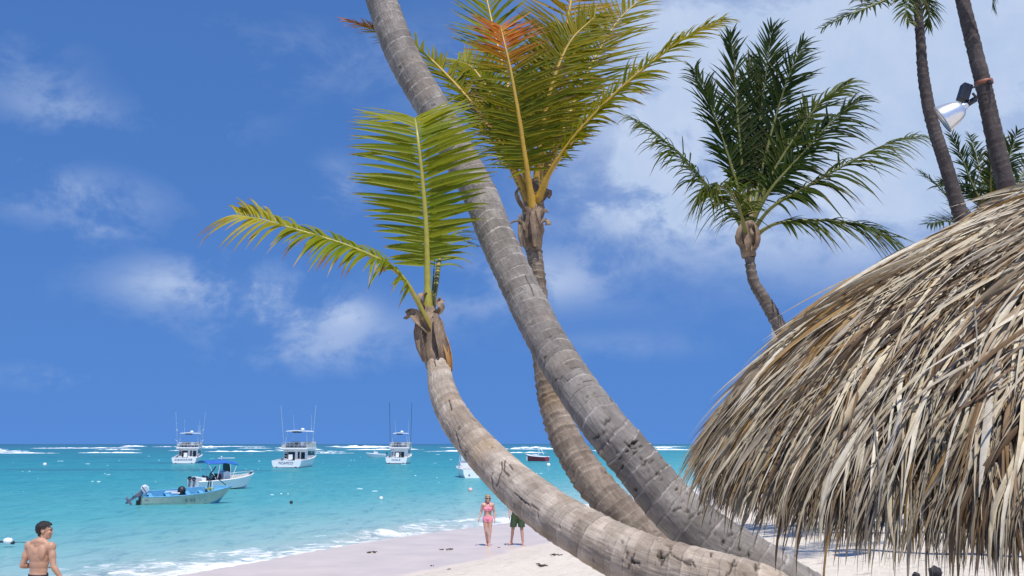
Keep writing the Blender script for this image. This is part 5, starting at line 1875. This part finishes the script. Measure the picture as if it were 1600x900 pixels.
def ell(mb, c, r, R=None, n=20, m=12):
    V = []
    for i in range(m + 1):
        a = PI * i / m
        for k in range(n):
            b = 2 * PI * k / n
            v = Vector((r[0] * math.sin(a) * math.cos(b), r[1] * math.sin(a) * math.sin(b), -r[2] * math.cos(a)))
            if i in (0, m):
                v = Vector((1e-4 * math.cos(b), 1e-4 * math.sin(b), v.z))
            if R is not None:
                v = R @ v
            V.append(v + Vector(c))
    F = grid_faces(m + 1, n, True).tolist() + [list(range(n))[::-1], [m * n + k for k in range(n)]]
    mb.add(V, F)


def fuse(mb, voxel=.008, smooth=8, fac=.5):
    me = bpy.data.meshes.new('tmp')
    me.from_pydata([tuple(q) for q in mb.v], [], mb.f)
    o = bpy.data.objects.new('tmp', me)
    C.objects.link(o)
    r = o.modifiers.new('r', 'REMESH')
    r.mode = 'VOXEL'
    r.voxel_size = voxel
    s_ = o.modifiers.new('s', 'SMOOTH')
    s_.factor = fac
    s_.iterations = smooth
    bpy.context.view_layer.update()
    out = bpy.data.meshes.new_from_object(o.evaluated_get(bpy.context.evaluated_depsgraph_get()))
    bpy.data.objects.remove(o)
    return out


def garment(me, name, test, off, mat, parent, smoothing=2):
    """a garment cut from the body surface and stood off it"""
    n = len(me.vertices)
    co = np.empty(n * 3, np.float32)
    me.vertices.foreach_get('co', co)
    co = co.reshape(-1, 3)
    nr = np.empty(n * 3, np.float32)
    me.vertex_normals.foreach_get('vector', nr)
    nr = nr.reshape(-1, 3)
    keep = test(co)
    F = [list(p.vertices) for p in me.polygons if all(keep[v] for v in p.vertices)]
    used = sorted({v for f in F for v in f})
    mp = {v: i for i, v in enumerate(used)}
    of = off(co) if callable(off) else np.full(n, off)
    V = [tuple(co[v] + nr[v] * of[v]) for v in used] 
    F = [[mp[v] for v in f] for f in F]
    m2 = bpy.data.meshes.new(name)
    m2.from_pydata(V, [], F)
    o = link_mesh(name, m2, mat, parent)
    so_ = o.modifiers.new('thick', 'SOLIDIFY')
    so_.thickness = .006
    so_.offset = -1
    return o


def person(label, j, skin_mat, sex='m', head_yaw=0.0, head_pitch=0.0, build=1.0):
    """j: joints in local metres (x right, y forward, z up); one continuous body"""
    root = tag(empty('person'), label, 'person')
    mb = MB()
    f = sex == 'f'
    v = {k: np.array(q, float) for k, q in j.items()}
    # trunk
    pel, wai, che, nek = v['pelvis'], v['waist'], v['chest'], v['neck']
    hw = .155 if f else .150
    ell(mb, pel + (0, -.005, 0), (hw * 1.06, .112, .125))
    for sgn in (1, -1):
        ell(mb, pel + (sgn * .075, -.055, -.04), (.085, .085, .095))
    ell(mb, wai, (.118 * build if f else .142 * build, .088, .15))
    ell(mb, (pel + wai) / 2, ((.135 if f else .145) * build, .098, .12))
    ell(mb, che, ((.142 if f else .172) * build, .105, .19))
    ell(mb, (wai + che) / 2, ((.128 if f else .156) * build, .097, .16))
    if f:
        for sgn in (1, -1):
            ell(mb, che + (sgn * .072, .085, -.005), (.064, .056, .062))
    else:
        for sgn in (1, -1):
            ell(mb, che + (sgn * .075, .055, .05), (.085, .055, .075))
            ell(mb, che + (sgn * .085, -.062, .05), (.075, .045, .11))
    for s_ in ('l', 'r'):
        sh_, el_, wr_ = v['sh_' + s_], v['el_' + s_], v['wr_' + s_]
        k = .85 if f else 1.0
        cap(mb, nek + (0, -.01, -.045), sh_ + (0, 0, .0), .064 * k, .054 * k)
        cap(mb, nek + (0, -.015, .0), (nek + sh_) / 2 + (0, -.01, .012), .058 * k, .052 * k)
        cap(mb, che + (0, -.01, .05), sh_, .10 * k, .066 * k)
        ell(mb, sh_ + (0, 0, -.01), (.066 * k, .068 * k, .07 * k))
        cap(mb, sh_ + (0, 0, -.02), el_, .055 * k, .040 * k)
        mid_ = sh_ + (el_ - sh_) * .5
        ell(mb, mid_, (.052 * k, .054 * k, .09))
        cap(mb, el_, wr_, .041 * k, .027 * k)
        cap(mb, el_ + (wr_ - el_) * .12, el_ + (wr_ - el_) * .5, .044 * k, .036 * k)
        # hand: palm, four fingers, thumb off the side
        d = norm(wr_ - el_)
        d = norm(d * .85 + np.array([0, .12, -.25]))
        side = norm(np.cross(d, (0, 1, 0)) if abs(d[1]) < .8 else np.cross(d, (1, 0, 0)))   # across the palm thickness
        acr = norm(np.cross(side, d))
        if acr[1] < 0:
            acr = -acr
        hk = .9 if f else 1.0
        cap(mb, wr_, wr_ + d * .045 * hk, .026 * hk, .027 * hk)
        for q in (-.026, -.009, .009, .026):
            cap(mb, wr_ + d * .02 + acr * q * .7, wr_ + d * .085 * hk + acr * q, .015, .0125, 10)
        for q, ln in ((-.030, .058), (-.010, .072), (.010, .078), (.031, .068)):
            b0 = wr_ + d * .088 * hk + acr * q
            b1 = b0 + d * ln * .5 * hk + side * (-.006 if s_ == 'l' else .006)
            inw = np.array([-1.0 if s_ == 'r' else 1.0, 0, 0])
            b2 = b1 + norm(d * .8 + inw * .45) * ln * .5 * hk
            cap(mb, b0, b1, .0095, .0088, 8)
            cap(mb, b1, b2, .0088, .0075, 8)
        t0 = wr_ + d * .03 + acr * .024
        t1 = t0 + norm(d * .7 + acr * .8) * .04
        cap(mb, t0, t1, .014, .011, 8)
        cap(mb, t1, t1 + norm(d * .95 + acr * .2) * .032, .0105, .0085, 8)
        # leg
        hp, kn, an = v['hip_' + s_], v['kn_' + s_], v['an_' + s_]
        kk = 1.0 if not f else .98
        cap(mb, hp, kn, .088 * kk, .055 * kk)
        cap(mb, hp + (kn - hp) * .1, hp + (kn - hp) * .55, .090 * kk, .074 * kk)
        cap(mb, kn, an, .052 * kk, .036 * kk)
        cl = kn + (an - kn) * .30 + np.array([0, -.016, 0])
        cap(mb, cl, kn + (an - kn) * .55 + np.array([0, -.008, 0]), .054 * kk, .044 * kk)
        fd = v.get('fd_' + s_, np.array([0, 1.0, 0]))
        fd = norm(fd)
        cap(mb, an + (0, 0, -.01), an - fd * .035 + np.array([0, 0, -.045]), .036, .034)
        cap(mb, an + np.array([0, 0, -.025]) + fd * .02, an + fd * .12 + np.array([0, 0, -.058]), .036, .026)
        acf = norm(np.cross(fd, (0, 0, 1)))
        inn = -1 if s_ == 'r' else 1
        for q in range(5):
            o_ = (q - 2) * .017 * inn * -1
            ln = .165 - .012 * q
            cap(mb, an + fd * .11 + acf * o_ + np.array([0, 0, -.066]), an + fd * ln + acf * o_ + np.array([0, 0, -.071]), .0125 if q else .016, .009 if q else .012, 8)
    # neck and head
    hd = v['head']
    cap(mb, nek + (0, -.01, -.06), hd + (0, -.015, -.06), .066 if not f else .047, .060 if not f else .044)
    R = Matrix.Rotation(head_yaw, 3, 'Z') @ Matrix.Rotation(head_pitch, 3, 'X')

    hs_ = 1.08

    def H(x_, y_, z_):
        return np.array(R @ Vector((x_ * hs_, y_ * hs_, z_ * hs_))) + hd
    ell(mb, H(0, -.012, .025), (.080, .101, .094), R)
    ell(mb, H(0, .022, -.035), (.067, .080, .085), R)
    cap(mb, H(0, .062, -.092), H(0, .070, -.088), .026, .024)                      # chin
    for sgn in (1, -1):
        cap(mb, H(sgn * .048, -.005, -.060), H(sgn * .022, .058, -.094), .026, .022)   # jaw
        ell(mb, H(sgn * .040, .070, -.018), (.022, .018, .018), R)                   # cheek
        cap(mb, H(sgn * .012, .088, .030), H(sgn * .046, .074, .030), .012, .011)      # brow
        ell(mb, H(sgn * .076, -.010, -.010), (.010, .021, .033), R)                  # ear
    cap(mb, H(0, .090, .022), H(0, .104, -.020), .009, .013, 8)                      # nose
    cap(mb, H(-.012, .100, -.026), H(.012, .100, -.026), .011, .011, 8)
    cap(mb, H(-.018, .092, -.053), H(.018, .092, -.053), .0085, .0085, 8)            # lips
    cap(mb, H(-.014, .090, -.064), H(.014, .090, -.064), .0085, .0085, 8)
    me = fuse(mb, .0085, 7)
    me.materials.clear()
    body = link_mesh('body', me, skin_mat, root)
    return root, body, me, H, R, hd


def hair_from(me, root, hd, R, mat, test, off, name='hair'):
    Ri = R.inverted()

    def tst(co):
        l_ = np.array([tuple(Ri @ Vector(q - hd)) for q in co]) if False else (co - hd) @ np.array(R)
        return test(l_)

    def ofs(co):
        l_ = (co - hd) @ np.array(R)
        return off(l_)
    return garment(me, name, tst, ofs, mat, root)


# --- man at the left, seen from behind, looking right
sk1 = skin('skin_tanned', (0.50, 0.285, 0.185))
J = dict(pelvis=(0, 0, .95), waist=(0, 0, 1.10), chest=(.0, 0, 1.30), neck=(0, -.01, 1.50), head=(.02, .035, 1.645),
         sh_l=(-.195, 0, 1.435), el_l=(-.265, -.03, 1.155), wr_l=(-.15, .20, 1.13), sh_r=(.195, 0, 1.435), el_r=(.275, -.02, 1.16), wr_r=(.40, .06, .945),
         hip_l=(-.095, 0, .93), kn_l=(-.10, .10, .51), an_l=(-.10, .02, .085), hip_r=(.095, 0, .93), kn_r=(.105, -.02, .50), an_r=(.10, -.20, .10))
pm, body, me, H, R, hd = person('shirtless dark-haired man in black swim trunks seen from behind, looking right', J, sk1, head_yaw=math.radians(-52), build=1.0)
trunks_m = simple('black_swimwear', (0.016, 0.012, 0.026), .6, var=.3)
garment(me, 'swim_trunks', lambda c: (c[:, 2] < 1.045 + .02 * (c[:, 1] > 0)) & (c[:, 2] > .70) & (np.abs(c[:, 0]) < .22), lambda c: .010 + .02 * np.clip((.95 - c[:, 2]) / .25, 0, 1), trunks_m, pm)
garment(me, 'side_stripe', lambda c: (c[:, 2] < .985) & (c[:, 2] > .968) & (np.abs(c[:, 0]) < .22) & (c[:, 0] < -.02), .024, gel, pm)
hair_m = simple('dark_hair', (0.012, 0.009, 0.009), .5, var=.4, scale=60, bump=1, bscale=160)


def hair_test(l_):
    x_, y_, z_ = l_[:, 0], l_[:, 1], l_[:, 2]
    line = np.where(y_ > .03, .062 - .0 * y_, np.where(y_ > -.03, .005 + (y_ + .03) * .7, -.075))
    ear = (np.abs(x_) > .066) & (np.abs(y_ + .010) < .026) & (np.abs(z_ + .010) < .04)
    return (z_ > line) & ~ear & (z_ < .2) & (np.abs(x_) < .1)


hair_from(me, pm, hd, R, hair_m, hair_test, lambda l_: .009 + .010 * np.clip(l_[:, 2] / .1, 0, 1) + .006 * vn(l_[:, 0] * 90, l_[:, 1] * 90, l_[:, 2] * 60) + .014 * np.clip((l_[:, 1] - .02) / .06, 0, 1) * (l_[:, 2] > .06))
eyew = simple('eye_white', (.30, .26, .24), .3)
dark_eye = simple('iris_dark', (.02, .015, .012), .2)


def add_eyes(root, H, R, glasses=False):
    for sgn in (1, -1):
        e = MB()
        ell(e, H(sgn * .031, .080, .008), (.014, .010, .009), R, 12, 8)
        eo = e.build('eye', eyew, root, smooth=True)
        e = MB()
        ell(e, H(sgn * .031, .0875, .008), (.0065, .004, .0065), R, 10, 6)
        e.build('iris', dark_eye, eo, smooth=True)
        e = MB()
        cap(e, H(sgn * .014, .098, .030), H(sgn * .048, .084, .031), .0045, .0035, 6)
        e.build('eyebrow', hair_m, root, smooth=True)


add_eyes(pm, H, R)
qx = ray(66, 811)
dm = 15.4
pos = Vector((qx.x * dm, dm, 0))
pos.z = float(ground_z(pos.x, pos.y))
top_z = CAM_Z + qx.z * dm
pm.location = (pos.x, pos.y, pos.z - .01)
pm.rotation_euler = (0, 0, math.radians(-18))
pm.scale = (1.05, 1.05, 1.05)
MAN_TOP = (top_z, pos.z)

# --- woman in pink, walking towards the camera
sk2 = skin('skin_fair', (0.56, 0.33, 0.25))
J = dict(pelvis=(0, 0, .88), waist=(0, 0, 1.02), chest=(0, 0, 1.20), neck=(0, -.01, 1.38), head=(.0, .02, 1.525),
         sh_l=(-.165, 0, 1.325), el_l=(-.215, -.04, 1.06), wr_l=(-.225, .03, .83), sh_r=(.165, 0, 1.325), el_r=(.225, -.05, 1.07), wr_r=(.285, .04, .86),
         hip_l=(-.085, 0, .87), kn_l=(-.075, .06, .47), an_l=(-.05, .10, .085), hip_r=(.085, 0, .87), kn_r=(.055, .03, .47), an_r=(.02, -.16, .10), fd_r=(.15, 1, -.12))
pw, body, me, H, R, hd = person('blonde woman in pink two-piece swimsuit and sunglasses walking along the wet sand', J, sk2, 'f', head_yaw=math.radians(8))
pink = simple('pink_swimwear', (0.80, 0.27, 0.36), .7, var=.1)
garment(me, 'bikini_bottom', lambda c: (c[:, 2] < .955) & (c[:, 2] > .765) & (np.abs(c[:, 0]) < .20) & (c[:, 2] > .765 + .10 * np.clip((np.abs(c[:, 0]) - .09) / .08, 0, 1)), .008, pink, pw)
garment(me, 'bikini_top', lambda c: (c[:, 2] < 1.255) & (c[:, 2] > 1.125) & (np.abs(c[:, 0]) < .150) & ((c[:, 1] < .05) & (c[:, 2] < 1.165) | (c[:, 1] > .02) & (c[:, 2] < 1.265)), .008, pink, pw)
mb = MB()
for sgn in (1, -1):
    mb.tube([(sgn * .085, .125, 1.25), (sgn * .075, .10, 1.33), (sgn * .05, .03, 1.405), (sgn * .02, -.06, 1.395)], .010, 6, ref=(1, 0, .1))
mb.build('halter_strap', pink, pw, smooth=True)
blond = simple('blond_hair', (0.38, 0.24, 0.10), .5, var=.3, scale=50, bump=1, bscale=140)


def hair_w(l_):
    x_, y_, z_ = l_[:, 0], l_[:, 1], l_[:, 2]
    return (z_ > np.where(y_ > .045, .055, np.where(y_ > .0, -.02, -.13))) & (np.abs(x_) < .1) & (z_ < .2)


hair_from(me, pw, hd, R, blond, hair_w, lambda l_: .012 + .010 * np.clip(-l_[:, 1] / .08, 0, 1) + .004 * vn(l_[:, 0] * 80, l_[:, 1] * 80, l_[:, 2] * 40))
mb = MB()
for sgn in (1, -1):
    ell(mb, H(sgn * .032, .092, .008), (.026, .008, .019), R, 14, 8)
    cap(mb, H(sgn * .055, .085, .014), H(sgn * .078, -.01, .012), .004, .003, 6)
cap(mb, H(-.01, .100, .014), H(.01, .100, .014), .004, .004, 6)
mb.build('sunglasses', glass, pw, smooth=True)
c0 = on_ground(762, 853)
pw.location = (c0.x, c0.y, c0.z)
pw.rotation_euler = (0, 0, math.radians(180))
pw.scale = (.91, .91, .91)

# --- man in green shorts, mostly behind the trunk
sk3 = skin('skin_pink', (0.52, 0.28, 0.20))
J = dict(pelvis=(0, 0, .93), waist=(0, 0, 1.08), chest=(0, 0, 1.29), neck=(0, -.01, 1.49), head=(0, .02, 1.645),
         sh_l=(-.19, 0, 1.43), el_l=(-.25, -.06, 1.15), wr_l=(-.24, .05, .92), sh_r=(.19, 0, 1.43), el_r=(.25, .04, 1.15), wr_r=(.24, .18, .93),
         hip_l=(-.095, 0, .92), kn_l=(-.14, .08, .50), an_l=(-.18, .10, .085), hip_r=(.095, 0, .92), kn_r=(.15, .06, .50), an_r=(.22, -.10, .09), fd_l=(-.25, 1, 0), fd_r=(.6, 1, 0))
pg2, body, me, H, R, hd = person('man in dark green shorts walking on wet sand, upper body hidden behind curved trunk', J, sk3)
green_s = simple('green_cloth', (0.030, 0.062, 0.022), .8, var=.3, scale=8, bump=.6, bscale=20)
mb = MB()
ell(mb, (0, -.01, .95), (.185, .135, .12))
for s_, sgn in (('l', -1), ('r', 1)):
    hp, kn = np.array(J['hip_' + s_]), np.array(J['kn_' + s_])
    cap(mb, hp + np.array([sgn * .005, 0, 0]), hp + (kn - hp) * .80, .118, .112)
me2 = fuse(mb, .012, 5)
bm = bmesh.new()
bm.from_mesh(me2)
for zc, keep_up in ((1.03, False), (.575, True)):
    bmesh.ops.bisect_plane(bm, geom=bm.verts[:] + bm.edges[:] + bm.faces[:], plane_co=(0, 0, zc), plane_no=(0, 0, 1), clear_outer=not keep_up, clear_inner=keep_up)
bm.to_mesh(me2)
bm.free()
me2.materials.clear()
so_ = link_mesh('shorts', me2, green_s, pg2)
m_ = so_.modifiers.new('thick', 'SOLIDIFY')
m_.thickness = .008
MB().tube([(.19 * math.cos(a_), -.01 + .14 * math.sin(a_), 1.025) for a_ in np.linspace(0, 2 * PI, 30)], .012, 6).build('waistband', trunks_m, pg2, smooth=True)
hair_from(me, pg2, hd, R, hair_m, hair_test, lambda l_: .012 + 0 * l_[:, 0])
add_eyes(pg2, H, R)
c0 = on_ground(809, 852)
pg2.location = (c0.x, c0.y, c0.z)
pg2.rotation_euler = (0, 0, math.radians(172))
pg2.scale = (.93, .93, .93)
